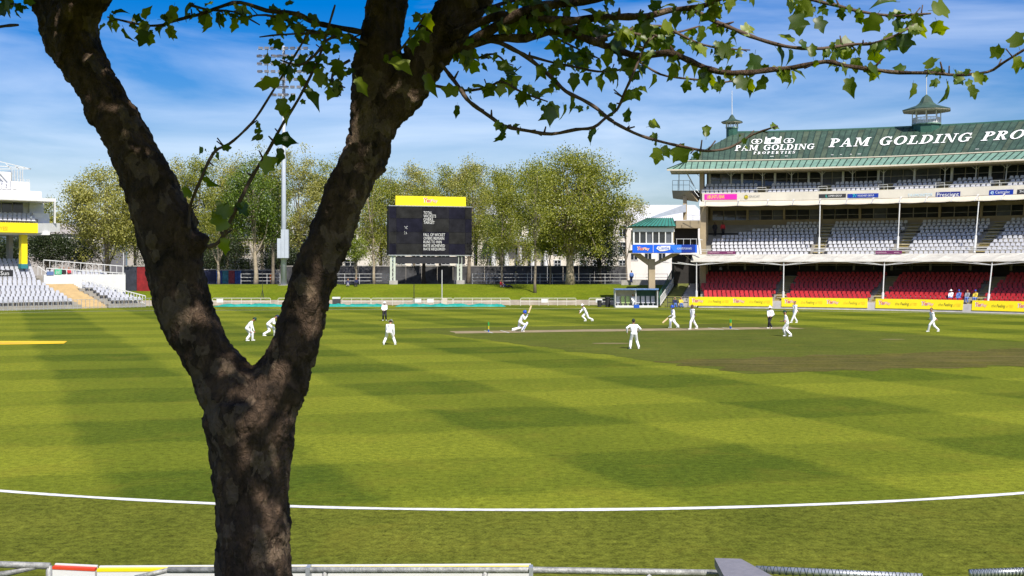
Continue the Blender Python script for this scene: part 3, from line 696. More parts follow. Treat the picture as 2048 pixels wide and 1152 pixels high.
# crest: gateway with columns between two scrolls
fn = roof_arc(0); ca, cb = TH(1527, 73, 20), TH(1560, 73, 20)
mb = MB()
def cq(x0, y0, x1, y1, l=0): mb.add([fn(ca + (cb - ca) * x, .52 + .26 * y, l) for x, y in ((x0, y0), (x1, y0), (x1, y1), (x0, y1))], [(0, 1, 2, 3)])
cq(0, 0, 1, .12)
for x0, h in ((.02, .95), (.14, .7), (.27, .62), (.62, .62), (.75, .7), (.88, .95)): cq(x0, .12, x0 + .09, h, .002)
cq(.14, .62, .86, .72, .004)
for q in ring(.5, .62, .18, .3, .1, .2, 0, 180): mb.add([fn(ca + (cb - ca) * x, .52 + .26 * y, .006) for x, y in q], [(0, 1, 2, 3)])
mb.build('roof_crest', RLET, stand)
for c0 in (1501, 1565):
    sa, sb = TH(c0, 73, 20), TH(c0 + 22, 73, 20); mb = MB()
    for cx, w in ((.3, .3), (.68, .3)):
        for q in ring(cx, .45, w, .45, w - .07, .36, 0, 360, 14): mb.add([fn(sa + (sb - sa) * x, .52 + .2 * y, .002 * cx) for x, y in q], [(0, 1, 2, 3)])
    for q in rc(.3, .38, .7, .46): mb.add([fn(sa + (sb - sa) * x, .52 + .2 * y, .004) for x, y in q], [(0, 1, 2, 3)])
    mb.build('roof_scroll', RLET, stand)
# small worn paint flecks under the lettering
for px in (1540, 1570, 1662, 1680, 1700, 1715, 1950):
    mb = MB(); a = roof_fn(px, .06); b = roof_fn(px + RNG.uniform(3, 9), .06); u = Vector((0, 0, .06)); mb.add([a, b, b + u, a + u], [(0, 1, 2, 3)]); mb.build('paint_fleck', RLET, stand)

# --- cupolas on the ridge
def cupola(px, half, zbase, h_drum, h_open, h_roof, over, pole, balcony):
    t = TH(px, 76.5, 22); c = SP(t, 76.5, zbase); r0 = MB(); n = 8
    r0.lathe(c - Vector((0, 0, 1.2)), [(half, 0), (half, h_drum + 1.2)], n); d = r0.build('cupola', GREENDK, stand)
    z1 = c + Vector((0, 0, h_drum))
    m_ = MB(); m_.lathe(z1, [(half * 1.12, 0), (half * 1.12, .12)], n); m_.build('floor', GREENLITE, d)
    for k in range(8):
        a = 2 * math.pi * (k + .5) / 8; q = z1 + Vector((math.cos(a), math.sin(a), 0)) * half * 1.0
        m_ = MB(); m_.tube([q, q + Vector((0, 0, h_open))], .06, 6); m_.build('post', WHITE, d)
        if balcony:
            a2 = 2 * math.pi * (k + 1.5) / 8; q2 = z1 + Vector((math.cos(a2), math.sin(a2), 0)) * half
            m_ = MB(); m_.bar(q + Vector((0, 0, .85)), q2 + Vector((0, 0, .85)), .06, .08); m_.bar(q + Vector((0, 0, .2)), q2 + Vector((0, 0, .2)), .05, .06)
            for j in range(7):
                b_ = q.lerp(q2, j / 7); m_.bar(b_ + Vector((0, 0, .2)), b_ + Vector((0, 0, .85)), .07, .03)
            m_.build('balustrade', WHITE, d)
    z2 = z1 + Vector((0, 0, h_open))
    m_ = MB(); m_.lathe(z2, [(half + over, 0), (half + over, .1), (half * .8, .1 + h_roof * .28), (half * .55, .1 + h_roof * .45), (half * .32, .1 + h_roof * .8), (.05, .1 + h_roof)], n); m_.build('roof', GREENROOF, d)
    m_ = MB(); m_.lathe(z2 - Vector((0, 0, .08)), [(half + over - .05, 0), (half + over - .02, .075)], n); m_.build('eave', CREAM, d)
    z3 = z2 + Vector((0, 0, h_roof)); m_ = MB(); m_.tube([z3, z3 + Vector((0, 0, pole))], [.06, .035], 6); m_.build('flagpole', STEELW, d)
cupola(1464, .75, 22.0, .75, .75, .95, .65, 3.2, False)
cupola(1853, 1.65, 22.0, .35, 1.75, 1.95, 1.35, 3.2, True)

# --- fascia and canopy signs
def sign(px0, px1, py0, py1, bgm, r, zg, texts=(), lift=0.05):
    t0, t1 = TH(px0, r, zg), TH(px1, r, zg); z0, z1 = ZP(px0, py1, r, zg), ZP(px0, py0, r, zg)
    dz = ZP(px1, py1, r, zg)
    fn = lambda x, y, e=0.0: SP(t0 + (t1 - t0) * x, r - lift - e, z0 + (z1 - z0) * y)
    if bgm:
        mb = MB(); n = 4
        arc(mb, t0, t1, [(r - lift, z0), (r - lift, z1), (r - .01, z1), (r - .01, z0)], close=True); s = mb.build('sign', bgm, stand)
    else: s = stand
    for (txt, x0, x1, y0, y1, m_) in texts:
        put_text(txt, lambda x, y: fn(x, y, .02), x0, x1, y0, y1, m_, 'lettering', s)
    return fn, s
MAG = M('magenta_vinyl', (.70, .01, .35), .5, .1, 1.0); PALEB = M('pale_blue_print', (.45, .62, .72), .6, .05, 2.0); TEALP = M('teal_print', (.02, .55, .45), .5, .1, 1.0); NAVY = M('navy_vinyl', (.01, .02, .16), .5, .1, 1.0); GREYP = M('grey_print', (.25, .25, .25), .6, .1, 1.0)
fz = 13.2
sign(1409, 1474, 388.5, 399.5, MAG, 67.2, fz, (('UBUNTU BAR', .08, .62, .2, .82, YEL),))
fn, s = sign(1488, 1520, 389, 399, None, 67.2, fz, (('DUCAT', .36, 1.0, .38, .85, GREYP),))
mb = MB(); mb.add([fn(.14 + .13 * math.cos(R(a)), .5 + .42 * math.sin(R(a)), .01) for a in range(0, 360, 20)], [tuple(range(18))]); lo = mb.build('logo_disc', OLIVEP, stand)
put_text('M', lambda x, y: fn(x, y, .03), .07, .21, .3, .68, YEL, 'lettering', lo)
sign(1638, 1692, 388.5, 396, BLACKP, 67.2, fz, (('LUMEN GROUP', .36, .85, .25, .75, WHITE), ('L', .26, .32, .15, .85, TEALP)))
sign(1695, 1757, 388, 396, BLUED, 67.2, fz, (('FOODVEST GROUP', .34, .86, .28, .72, WHITE), ('7/', .17, .30, .15, .88, TEALP)))
sign(1816, 1866, 386, 395, None, 67.2, fz, (('TAXMONITOR', .0, 1.0, .2, .8, PALEB),))
sign(1872, 1921, 384.5, 395, NAVY, 67.2, fz, (('Prescient', .05, .95, .12, .9, WHITE),))
sign(1979, 2027, 380.5, 391, BLUED, 67.2, fz, (('Centrelec', .26, .86, .3, .85, WHITE), ('e', .06, .2, .2, .8, PALEB)))
sign(2035, 2085, 379, 390, BLACKP, 67.2, fz, (('Schuster', .1, .9, .45, .85, WHITE),))
PURP = M('purple_vinyl', (.13, .02, .08), .5, .1, 1.0); PINKP = M('pink_print', (.65, .45, .5), .5, .1, 1.0)
sign(1415, 1471, 502.3, 508.6, PURP, 65.6, 6.4, (('stellenbosch', .03, .42, .35, .7, PINKP), ('wines', .7, .9, .35, .7, PINKP)))
sign(1751, 1804, 501.5, 508.2, PURP, 65.6, 6.4, (('stellenbosch', .03, .42, .35, .7, PINKP), ('wines', .7, .9, .35, .7, PINKP)))

# --- yellow boundary boards hung on the front wall, each its own thing
def yes_logo(fn, x0, x1, y0, y1, parent):
    w = x1 - x0
    put_text('Yes', lambda x, y: fn(x, y, .012), x0 - .012 * 1, x0 + w * .5, y0 + .02, y1 + .03, WHITE, 'logo_outline', parent, .2, .05)
    put_text('Yes', lambda x, y: fn(x, y, .022), x0, x0 + w * .48, y0 + .06, y1, RED, 'logo', parent, .2, .02)
    put_text('Play', lambda x, y: fn(x, y, .012), x0 + w * .47, x1 + .006, y0 - .06, y1 - .06, ORANGE, 'logo_outline', parent, .2, .05)
    put_text('Play', lambda x, y: fn(x, y, .022), x0 + w * .49, x1, y0 - .02, y1 - .1, WHITE, 'logo', parent, .2, .0)
    mb = MB()
    for cx, cy in ((.02, 1.15), (.14, 1.22), (.26, 1.12)):
        a = x0 + w * cx; mb.add([fn(a, y0 + (y1 - y0) * (cy - .22), .024), fn(a + w * .05, y0 + (y1 - y0) * (cy - .1), .024), fn(a + w * .02, y0 + (y1 - y0) * cy, .024)], [(0, 1, 2)])
    mb.build('logo_spark', RED, parent)
labs = ['nearest the mossy stairs, leftmost of the row', 'second from the mossy stairs', 'third from the mossy stairs', 'at the right edge of the picture']
for i, (a, b) in enumerate(((1378, 1545), (1563, 1735), (1751, 1926), (1944, 2118))):
    r, zg = 60.72, .8; t0, t1 = TH(a, r, zg), TH(b, r, zg)
    root = empty('advertising_board', SP((t0 + t1) / 2, r, .26), 'yellow advertising board below the red seats, ' + labs[i], 'advertising board', 'yellow boards along the grandstand front')
    mb = MB(); arc(mb, t0, t1, [(r, .26), (r, 1.28), (r + .06, 1.28), (r + .06, .26)], close=True); mb.build('board', YEL, root)
    fn = lambda x, y, e=0.0, t0=t0, t1=t1, r=r: SP(t0 + (t1 - t0) * x, r - .008 - e, .26 + 1.02 * y)
    for x0 in (.045, .54):
        yes_logo(fn, x0, x0 + .13, .34, .78, root)
        put_text('the', lambda x, y: fn(x, y, .01), x0 + .185, x0 + .235, .36, .66, OLIVEP if i > 1 else M('faded_yellow_print', (.62, .47, .02), .6, .05), 'lettering', root, .2)
        put_text('Feeling', lambda x, y: fn(x, y, .01), x0 + .245, x0 + .345, .26, .66, OLIVEP if i < 2 else BLACKP, 'lettering', root, .2)
        put_text('of YES!', lambda x, y: fn(x, y, .01), x0 + .355, x0 + .435, .34, .64, M('faded_orange_print', (.72, .42, .02), .6, .05), 'lettering', root, .2)

# --- left end: projecting balcony, raking stringer and stairs
t = TH(1395, 68, 13)
Dq = 137.0
balc = MB(); balc.hexa([P(1346, 397, Dq + 2), P(1396, 404, Dq - 1), P(1400, 397, Dq + 4), P(1350, 397, Dq + 5)], [P(1344, 381, Dq + 2), P(1378, 381, Dq - 1), P(1400, 381, Dq + 4), P(1350, 381, Dq + 5)]); balc.build('end_balcony', TAN, stand)
mb = MB()
for px, dd in ((1345, 2), (1356, 1), (1367, 0), (1379, -1)): mb.tube([P(px, 381, Dq + dd), P(px, 361, Dq + dd)], .03, 5)
for py in (361, 370): mb.tube([P(1345, py, Dq + 2), P(1379, py, Dq - 1), P(1398, py + 24, Dq - 1.5)], .03, 5)
mb.build('balcony_rail', GALV, stand)
mb = MB(); mb.hexa([P(1366, 440, Dq), P(1374, 440, Dq), P(1374, 440, Dq + 1), P(1366, 440, Dq + 1)], [P(1366, 392, Dq), P(1374, 392, Dq), P(1374, 392, Dq + 1), P(1366, 392, Dq + 1)]); mb.build('balcony_column', TAN, stand)
mb = MB(); mb.bar(P(1371, 341, Dq), P(1388, 372, Dq), .12, .12); mb.bar(P(1358, 341, Dq), P(1358, 380, Dq), .1, .1); mb.build('roof_brace', GALV, stand)
# tan floor edge left of the middle tier
mb = MB(); q0, q1 = P(1352, 456, 134), P(1402, 456, 133)
mb.hexa([q0, q1, q1 + Vector((0, 6, 0)), q0 + Vector((0, 6, 0))], [P(1352, 441, 134), P(1402, 441, 133), P(1402, 441, 133) + Vector((0, 6, 0)), P(1352, 441, 134) + Vector((0, 6, 0))]); mb.build('side_floor', TAN, stand)
mb = MB(); 
for py in (430, 440): mb.tube([P(1372, py, 133), P(1400, py, 132)], .03, 5)
for px in (1372, 1386, 1400): mb.tube([P(px, 441, 132.8), P(px, 429, 132.8)], .03, 5)
mb.build('side_rail', STEELW, stand)
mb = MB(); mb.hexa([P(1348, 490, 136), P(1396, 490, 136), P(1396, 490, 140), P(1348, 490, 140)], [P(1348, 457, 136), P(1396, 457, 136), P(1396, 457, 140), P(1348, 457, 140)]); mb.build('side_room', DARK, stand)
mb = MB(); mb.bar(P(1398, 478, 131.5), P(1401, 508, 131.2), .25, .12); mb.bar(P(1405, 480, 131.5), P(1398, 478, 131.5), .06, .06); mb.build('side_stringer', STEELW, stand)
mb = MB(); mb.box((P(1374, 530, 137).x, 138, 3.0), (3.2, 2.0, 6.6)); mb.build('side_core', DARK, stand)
# concrete and mossy stairs at the left end
MOSS = M('mossy_steps', (.16, .17, .045), .95, .3, 1.5, .3, 8)
stairs = empty('terrace_stairs', G(1360, 614.5), 'wide stair flight with green mossy treads left of the red seats', 'stairs')
for nm, pa, pb, m_ in (('mossy_step', ((1321, 612), (1352, 612)), ((1366, 554), (1385, 554)), MOSS), ('concrete_step', ((1353, 613), (1392, 613)), ((1387, 554), (1399, 554)), CONC)):
    nst = 14
    for i in range(nst):
        f = i / (nst - 1); D = 129.5 + 9.5 * f; z = .1 + 3.2 * f
        xa = X(pa[0][0] + (pb[0][0] - pa[0][0]) * f, D); xb = X(pa[1][0] + (pb[1][0] - pa[1][0]) * f, D)
        mb = MB(); mb.box(((xa + xb) / 2, D + .8, z / 2 + .06), (xb - xa - .02, 1.6, z + .12)); mb.build(nm, m_, stairs)
def raking(name, label, pa, pb, h, n, mat, rails):
    pa, pb = Vector(pa), Vector(pb); r = empty(name, pa, label, 'railing')
    for i in range(n + 1):
        p = pa.lerp(pb, i / n); mb = MB(); mb.bar(p, p + Vector((0, 0, h)), .06, .06); mb.build('post', mat, r)
    for z in rails:
        mb = MB(); mb.bar(pa + Vector((0, 0, z)), pb + Vector((0, 0, z)), .07, .09); mb.build('rail', mat, r)
    return r
raking('green_railing', 'dark green picket railing climbing beside the mossy stairs', (X(1318, 130.5), 130.5, .3), (X(1347, 141), 141, 3.4), 1.25, 22, GREENDK, (.15, 1.25))
raking('white_railing', 'white picket railing climbing beside the mossy stairs', (X(1321, 129.6), 129.6, .2), (X(1354, 139.5), 139.5, 3.0), 1.0, 20, STEELW, (.1, 1.0))
raking('black_railing', 'thin dark handrail across the foot of the concrete stairs', (X(1335, 129), 129, .0), (X(1376, 128.6), 128.6, .0), 1.15, 4, M('black_steel', (.03, .03, .03), .5, .2), (.6, 1.15))

# --- commentary box on its column
cb_ = empty('commentary_box', G(1303, 612).lerp(P(1303, 562, 131), 1), 'blue-banded commentary box with green roof on a branching column', 'building')
Dc = 129.0
def cbq(px0, px1, py0, py1, d0, d1, m_, name, p=None):
    mb = MB(); mb.hexa([P(px0, py1, Dc + d0), P(px1, py1, Dc + d0), P(px1, py1, Dc + d0) + Vector((0, d1 - d0, 0)), P(px0, py1, Dc + d0) + Vector((0, d1 - d0, 0))], [P(px0, py0, Dc + d0), P(px1, py0, Dc + d0), P(px1, py0, Dc + d0) + Vector((0, d1 - d0, 0)), P(px0, py0, Dc + d0) + Vector((0, d1 - d0, 0))]); return mb.build(name, m_, p or cb_)
band = cbq(1265, 1394, 489.5, 505.5, 0, .3, BLUEP, 'blue_band')
cbq(1266, 1394, 500, 505, .35, 6, TAN, 'floor')
cbq(1266, 1349, 455, 463.5, .05, .4, WHITE, 'window_head')
cbq(1266, 1349, 486, 489.3, .05, .4, WHITE, 'window_sill')
for px in (1266, 1278.5, 1291.5, 1304.5, 1317, 1330, 1343): cbq(px, px + (3.2 if px in (1266, 1343) else 2), 463.5, 486, .08, .35, WHITE, 'window_post')
for k, px in enumerate((1269.2, 1280.5, 1293.5, 1306.5, 1319, 1332)): cbq(px, px + 10.8, 463.5, 486, .25, .28, GLASS2 if k % 3 == 2 else GLASS, 'pane')
cbq(1268, 1348, 462, 489, 2.5, 5.5, M('box_interior', (.32, .27, .17), .8, .1), 'back_wall')
mb = MB(); a, b, c, d = P(1262, 452, Dc - .5), P(1352, 452, Dc - .5), P(1352, 452, Dc - .5) + Vector((0, 7, 0)), P(1262, 452, Dc - .5) + Vector((0, 7, 0)); r1, r2 = P(1296, 436, Dc + 2.5), P(1345, 436, Dc + 2.5)
mb.add([a, b, c, d, r1, r2], [(0, 1, 5, 4), (1, 2, 5), (2, 3, 4, 5), (3, 0, 4), (3, 2, 1, 0)]); mb.build('roof', M('teal_green_roof', (.04, .20, .155), .55, .25, 1.2), cb_)
for k in range(13):
    f = k / 12; p0 = a.lerp(b, f); p1 = r1.lerp(r2, f); mb = MB(); mb.bar(p0 + Vector((0, -.02, .04)), p1 + Vector((0, -.02, .04)), .05, .06); mb.build('roof_seam', GREENROOF, cb_)
mb = MB(); base = P(1303, 562, 131); cx = base.x
mb.box((cx, 131, (2.2 + 5.7) / 2), (.75, .9, 3.5)); mb.build('column', TAN, cb_)
for s, px in ((-1, 1272), (1, 1352)):
    mb = MB(); mb.hexa([(cx - .36, 130.6, 4.9), (cx + .36, 130.6, 4.9), (cx + .36, 131.4, 4.9), (cx - .36, 131.4, 4.9)], [(X(px, 131) - .5, 130.6, 6.35), (X(px, 131) + .5, 130.6, 6.35), (X(px, 131) + .5, 131.4, 6.35), (X(px, 131) - .5, 131.4, 6.35)]); mb.build('branch', TAN, cb_)
for px in (1353, 1367, 1381, 1393):
    mb = MB(); mb.tube([P(px, 490, Dc + .2), P(px, 478, Dc + .2)], .03, 5); mb.build('rail_post', STEELW, cb_)
mb = MB(); mb.tube([P(1352, 478, Dc + .2), P(1394, 478, Dc + .2)], .03, 5); mb.build('rail', STEELW, cb_)
fnb = lambda x, y, e=0.0: P(1265 + 129 * x, 505.5 - 16 * y, Dc - .02 - e)
def bq(x0, x1, xs, m_, e):
    mb = MB(); mb.add([fnb(x0 + xs, .02, e), fnb(x1 + xs, .02, e), fnb(x1, .98, e), fnb(x0, .98, e)], [(0, 1, 2, 3)]); mb.build('band_panel', m_, band)
bq(.56, .76, .09, M('mid_blue_vinyl', (.03, .17, .66), .4, .06), .005); bq(.76, .97, .0, BLUED, .01)
yes_logo(lambda x, y, e=0.0: fnb(x, y, e + .02), .08, .26, .28, .74, band)
bq(.318, .324, 0, WHITE, .03)
mb = MB(); mb.add([fnb(x, y, .03) for x, y in ((.37, .5), (.39, .82), (.45, .88), (.585, .88), (.585, .4), (.5, .22), (.43, .18))], [tuple(range(7))]); lg = mb.build('brewery_badge', WHITE, band)
put_text('Castle', lambda x, y: fnb(x, y, .05), .40, .57, .42, .8, BLUEP, 'lettering', lg)
put_text('ALWAYS', lambda x, y: fnb(x, y, .05), .69, .79, .4, .66, WHITE, 'lettering', band)
put_text('FORWARD', lambda x, y: fnb(x, y, .05), .80, .92, .4, .66, M('pale_print', (.5, .55, .65), .5, .05), 'lettering', band)
# tarpaulin roof slope between box and stand
mb = MB(); mb.hexa([P(1302, 437, 134), P(1372, 424, 134), P(1372, 424, 140), P(1302, 437, 140)], [P(1302, 434, 134), P(1372, 408, 134), P(1372, 408, 140), P(1302, 434, 140)]); o = mb.build('lean_to_roof', M('grey_sheet_roof', (.35, .38, .44), .6, .1), stand)
# ================================================================ LEFT STAND
LA = Vector((-55.2, 118.6, 0)); LU = Vector((12.3, 11.4, 0)).normalized(); LV = Vector((-LU.y, LU.x, 0))     # along the front, away from the field
LRZ = math.atan2(LU.y, LU.x)
def LS(u, v, z): p = LA + LU * u + LV * v; p.z = z; return p
def lu(px, v):             # position along the front seen in column px, v metres back
    k = (px - 1024) / F; b = LA + LV * v; return (k * b.y - b.x) / (LU.x - k * LU.y)
def lz(px, py, v): return CH + (HZ - py) / F * LS(lu(px, v), v, 0).y
left = empty('left_stand', LS(0, 3, 0), 'white stand with grey seats and yellow balcony at left edge', 'grandstand')
def lbox(name, u0, u1, v0, v1, z0, z1, mat, parent=None, w=None):
    mb = MB(); q = [(u0, v0), (u1, v0), (u1, v1), (u0, v1)]
    mb.hexa([LS(u, v, z0) for u, v in q], [LS(u, v, z1) for u, v in q]); return mb.build(name, mat, parent or left)
U0 = -16.0
TANS = M('sandy_steps', (.50, .37, .19), .9, .15, 1.2, .2, 6)
grey = []
NR, DV, DZ = 9, .85, .29
rend = [155 + (82 - 155) * i / 8 for i in range(NR)]        # right ends of the rows in the picture
for i in range(NR):
    v = 1.2 + i * DV; z = .45 + i * DZ; ue = lu(rend[i], v)
    lbox('terrace_step', U0, ue + .3, v - .35, v + DV - .35, 0, z, STEPC)
    u = ue - .3 - RNG.uniform(0, .5)
    while u > U0 + .3:
        grey.append((LS(u, v, z), LRZ + RNG.normal(0, .02))); u -= .54
# sandy stair beside it
for i in range(18):
    v = .9 + i * .425; z = .25 + i * .145; f = i / 17
    ua, ub = lu(158 + (84 - 158) * f, v), lu(214 + (148 - 214) * f, v)
    lbox('stair_tread', ua, ub, v, v + .45, 0, z, TANS)
# right-hand block
for i in range(7):
    v = 1.2 + i * DV; z = .45 + i * DZ; f = i / 6
    ua, ub = lu(218 + (160 - 218) * f, v), lu(284 + (190 - 284) * f, v)
    lbox('terrace_step', ua - .2, ub + .3, v - .35, v + DV - .35, 0, z, STEPC)
    u = ub - .2
    while u > ua + .2:
        grey.append((LS(u, v, z), LRZ + RNG.normal(0, .02))); u -= .54
# raking end rail with pickets
pts = [(LS(lu(292, .8), .8, .1), LS(lu(292, .8), .8, 1.3))]
ra, rb = LS(lu(291, .8), .8, .15), LS(lu(165, 7.0), 7.0, 2.1)
for h in (.25, 1.15):
    mb = MB(); mb.bar(ra + Vector((0, 0, h)), rb + Vector((0, 0, h)), .09, .1); mb.build('end_rail', STEELW, left)
for i in range(23):
    p = ra.lerp(rb, i / 22); mb = MB(); mb.bar(p, p + Vector((0, 0, 1.15)), .06, .06); mb.build('end_picket', STEELW, left)
# white parapet, landing and seats above it
vp = 9.0
ua, ub = lu(88, vp), lu(251, vp)
lbox('parapet', ua, ub, vp, vp + .35, 0, lz(150, 549, vp), WHITE)
lbox('landing', U0, ub, vp + .35, 24, 0, 3.1, STEPC)
for i in range(3):
    v = vp + 1.0 + i * .9; z = 3.1 + i * .28
    lbox('terrace_step', ua, lu(228, v), v - .35, v + .55, 3.0, z, STEPC)
    u = lu(222 - 10 * i, v)
    while u > lu(96, v):
        grey.append((LS(u, v, z), LRZ)); u -= .54
zt = lz(80, 549, vp)
for pa, pb, n in ((P(76, 532, LS(lu(76, vp), vp, 0).y), P(98, 548, LS(lu(98, vp), vp, 0).y), 3), (LS(lu(94, vp), vp + .15, zt + .75), LS(ub, vp + .15, zt + .1), 12)):
    mb = MB(); mb.bar(pa, pb, .1, .1); mb.build('parapet_rail', STEELW, left)
    for i in range(n):
        p = pa.lerp(pb, i / n); mb = MB(); mb.bar(Vector((p.x, p.y, zt - .05)), p, .06, .06); mb.build('rail_post', STEELW, left)
pa, pb = LS(lu(90, 12), 12.5, 5.6), LS(lu(248, vp), vp + .4, zt + 1.0)
mb = MB(); mb.bar(pa, pb, .09, .1); mb.build('parapet_rail', STEELW, left)
for i in range(14):
    p = pa.lerp(pb, i / 13); mb = MB(); mb.bar(p - Vector((0, 0, 1.0)), p, .05, .05); mb.build('rail_post', STEELW, left)
# shaded seats under the balcony
for i in range(7):
    v = vp + 1.0 + i * .9; z = 3.1 + i * .32
    lbox('terrace_step', U0, lu(72 - i * 2, v), v - .35, v + .55, 3.0, z, STEPC)
    u = lu(68 - i * 2, v)
    while u > U0 + 4:
        grey.append((LS(u, v, z), LRZ)); u -= .54
place_seats(grey, 'grey', left, 300, 'grey_seat_rows')
# column, balcony, upper decks
vb = 10.5
def lq(name, px0, px1, py0, py1, v0, v1, mat):
    return lbox(name, lu(px0, v0) if px0 > -900 else U0, lu(px1, v0), v0, v1, lz(px1, py1, v0), lz(px1, py0, v0), mat)
lq('yellow_column', 43, 55, 468, 528, vb + 1, vb + 1.9, YEL); lq('column_foot', 42, 56, 528, 537, vb + .95, vb + 1.95, M('teal_paint', (.03, .18, .20), .6, .1))
lq('brown_column', 18, 26, 470, 520, vb + 6, vb + 7, CONC)
lq('balcony_fascia', -999, 76, 446.5, 466, vb, vb + .4, YEL)
lq('balcony_slab', -999, 100, 463, 470, vb + .45, vb + 11, WHITE)
mb = MB(); q = [P(76, 466, LS(lu(76, vb), vb, 0).y), P(120, 463, LS(lu(120, vb), vb + 3, 0).y)]
mb.hexa([q[0], q[1], q[1] + LV * 6, q[0] + LV * 6], [P(76, 446.5, q[0].y), P(120, 446.5, q[1].y), P(120, 446.5, q[1].y) + LV * 6, P(76, 446.5, q[0].y) + LV * 6]); mb.build('balcony_side', WHITE, left)
uz = lz(60, 446.5, vb)
gr2 = []
for i in range(3):
    v = vb + 1 + .85 * i; z = uz - .1 + i * .35
    lbox('terrace_step', U0, lu(74, v), v - .35, v + .5, uz - .6, z, STEPC); u = lu(68, v)
    while u > U0 + 4: gr2.append((LS(u, v, z), LRZ)); u -= .54
place_seats(gr2, 'white', left, 120, 'white_seat_rows')
lq('upper_wall', -999, 58, 404, 440, vb + 4.5, vb + 5.2, WHITE)
for k in range(4): lq('window', -40 + k * 22, -40 + k * 22 + 20, 406, 426, vb + 4.4, vb + 4.48, GLASS)
lq('side_wall', 59, 88, 405, 430, vb + 4.0, vb + 9, WHITE)
lq('side_parapet', 66, 99, 427, 447, vb + 2.5, vb + 3.0, WHITE)
lq('roof_slab', -999, 112, 397, 403.5, vb - .5, vb + 10, WHITE)
lq('slab_post', 108.5, 111.5, 403.5, 447, vb + 2.6, vb + 2.85, STEELW)
lq('top_parapet', -999, 83, 383, 396.5, vb + 1, vb + 1.5, WHITE)
t3 = []
tz = lz(40, 383, vb + 1)
for i in range(3):
    v = vb + 2.2 + .85 * i; z = tz - .15 + .35 * i
    lbox('terrace_step', U0, lu(58, v), v - .35, v + .5, tz - .6, z, WHITE); u = lu(56, v)
    while u > U0 + 4: t3.append((LS(u, v, z), LRZ)); u -= .54
place_seats(t3, 'white', left, 60, 'white_seat_rows')
lq('top_box', -999, 22, 344, 383, vb + 5.5, vb + 9, WHITE)
lq('top_glass', 23, 46, 342, 366, vb + 5.6, vb + 8.5, M('sky_glass', (.35, .45, .55), .15, .2, spec=.6))
for px in (24, 29.5, 35, 40.5, 45.5): lq('glass_post', px - .6, px + .6, 340, 366, vb + 5.45, vb + 5.55, STEELW)
lq('deck_wall', 22, 60, 364, 384, vb + 2.0, vb + 2.4, WHITE)
mb = MB(); Dt = LS(lu(30, vb), vb + 4, 0).y
for a, b in (((-30, 316), (62, 338)), ((-30, 338), (62, 338)), ((-30, 330), (50, 336)), ((-10, 321), (0, 338)), ((12, 327), (22, 338)), ((30, 331), (38, 338))): mb.bar(P(*a, Dt), P(*b, Dt), .09, .09)
mb.build('roof_truss', STEELW, left)
for px in (30, 36, 42, 48, 54, 58): lq('deck_rail_post', px - .5, px + .5, 358, 366, vb + 1.95, vb + 2.02, STEELW)
# signs on the left stand
s_ = lbox('sign', lu(-40, vp - .8), lu(26, vp - .8), vp - .85, vp - .78, lz(10, 553, vp - .8), lz(10, 540, vp - .8), BLACKP)
def lfn(px, py, v): return LS(lu(px, v), v, lz(px, py, v))
put_text('Sun', lambda x, y: lfn(x, y, vp - .88), 1, 18, 550.5, 542, WHITE, 'lettering', s_)
put_text('of YES!', lambda x, y: lfn(x, y, vb - .03), -10, 16, 460.5, 453, ORANGE, 'lettering', left)
s_ = lbox('green_sign', lu(109, vp), lu(123, vp), vp - .06, vp - .01, zt - .0, zt + .6, M('green_print', (.05, .42, .22), .5, .1))
put_text('EXIT', lambda x, y: lfn(x, y, vp - .09), 112, 121, 547.5, 541.5, WHITE, 'lettering', s_)
s_ = lbox('blue_sign', lu(93, vp), lu(107, vp), vp - .06, vp - .01, zt - .1, zt + .35, M('slate_blue_print', (.10, .16, .32), .5, .1))
# low barrier rail in front of the left stand
ba, bb = LS(lu(-40, .0), .0, 0), LS(lu(306, .0), .0, 0)
railing('front_barrier', 'low grey steel barrier in front of the left stand seats', ba, bb, 1.05, 42, (.15, 1.05), GALV, .03, None, 'railing')

# ================================================================ SCOREBOARD
bA, bB = P(778, 500, 154.3), P(944, 500, 157.9); bA.z = bB.z = 0
bn = Vector((bB.y - bA.y, -(bB.x - bA.x), 0)).normalized()          # towards the field
def bu(px): k = (px - 1024) / F; return (k * bA.y - bA.x) / ((bB.x - bA.x) - k * (bB.y - bA.y))
def bz(py): return CH + (HZ - py) / F * 154.3
def bfn(px, py, e=0.0): p = bA + (bB - bA) * bu(px) + bn * e; p.z = bz(py); return p
sb = empty('scoreboard', bfn(861, 568), 'black cricket scoreboard with white headings and yellow banner on steel legs', 'scoreboard')
BOARD = M('matt_black_board', (.022, .022, .028), .75, .35, .6)
def bbox(name, px0, px1, py0, py1, e0, e1, mat, parent=sb):
    mb = MB(); q = [(px0, e1), (px1, e1), (px1, e0), (px0, e0)]
    mb.hexa([bfn(a, py1, e) for a, e in q], [bfn(a, py0, e) for a, e in q]); return mb.build(name, mat, parent)
bbox('cabinet', 778, 944, 412, 510, -1.6, -.1, M('board_cabinet', (.05, .05, .055), .7, .2))
cols = [778.3, 792.6, 845, 898, 930.4, 943.7]; rws = [412.5, 436, 463.5, 487, 509.5]
for i in range(len(cols) - 1):
    for j in range(len(rws) - 1):
        bbox('score_panel', cols[i] + .25, cols[i + 1] - .25, rws[j] + .25, rws[j + 1] - .25, -.1, RNG.uniform(-.01, .02), M('score_panel_black_%d' % ((i + 2 * j) % 3), (.012 + .005 * ((i + j) % 3),) * 2 + (.022,), .9, .5, .8, spec=.1))
bbox('top_cap', 777, 945, 410.6, 412, -1.6, .08, GALV); bbox('bottom_edge', 777, 945, 509.6, 511.2, -1.4, .05, GALV)
bbox('lower_board', 792, 931, 513, 527, -.35, -.15, BOARD)
bn_ = bbox('banner', 793, 934, 390.5, 409.5, -.9, -.65, YEL)
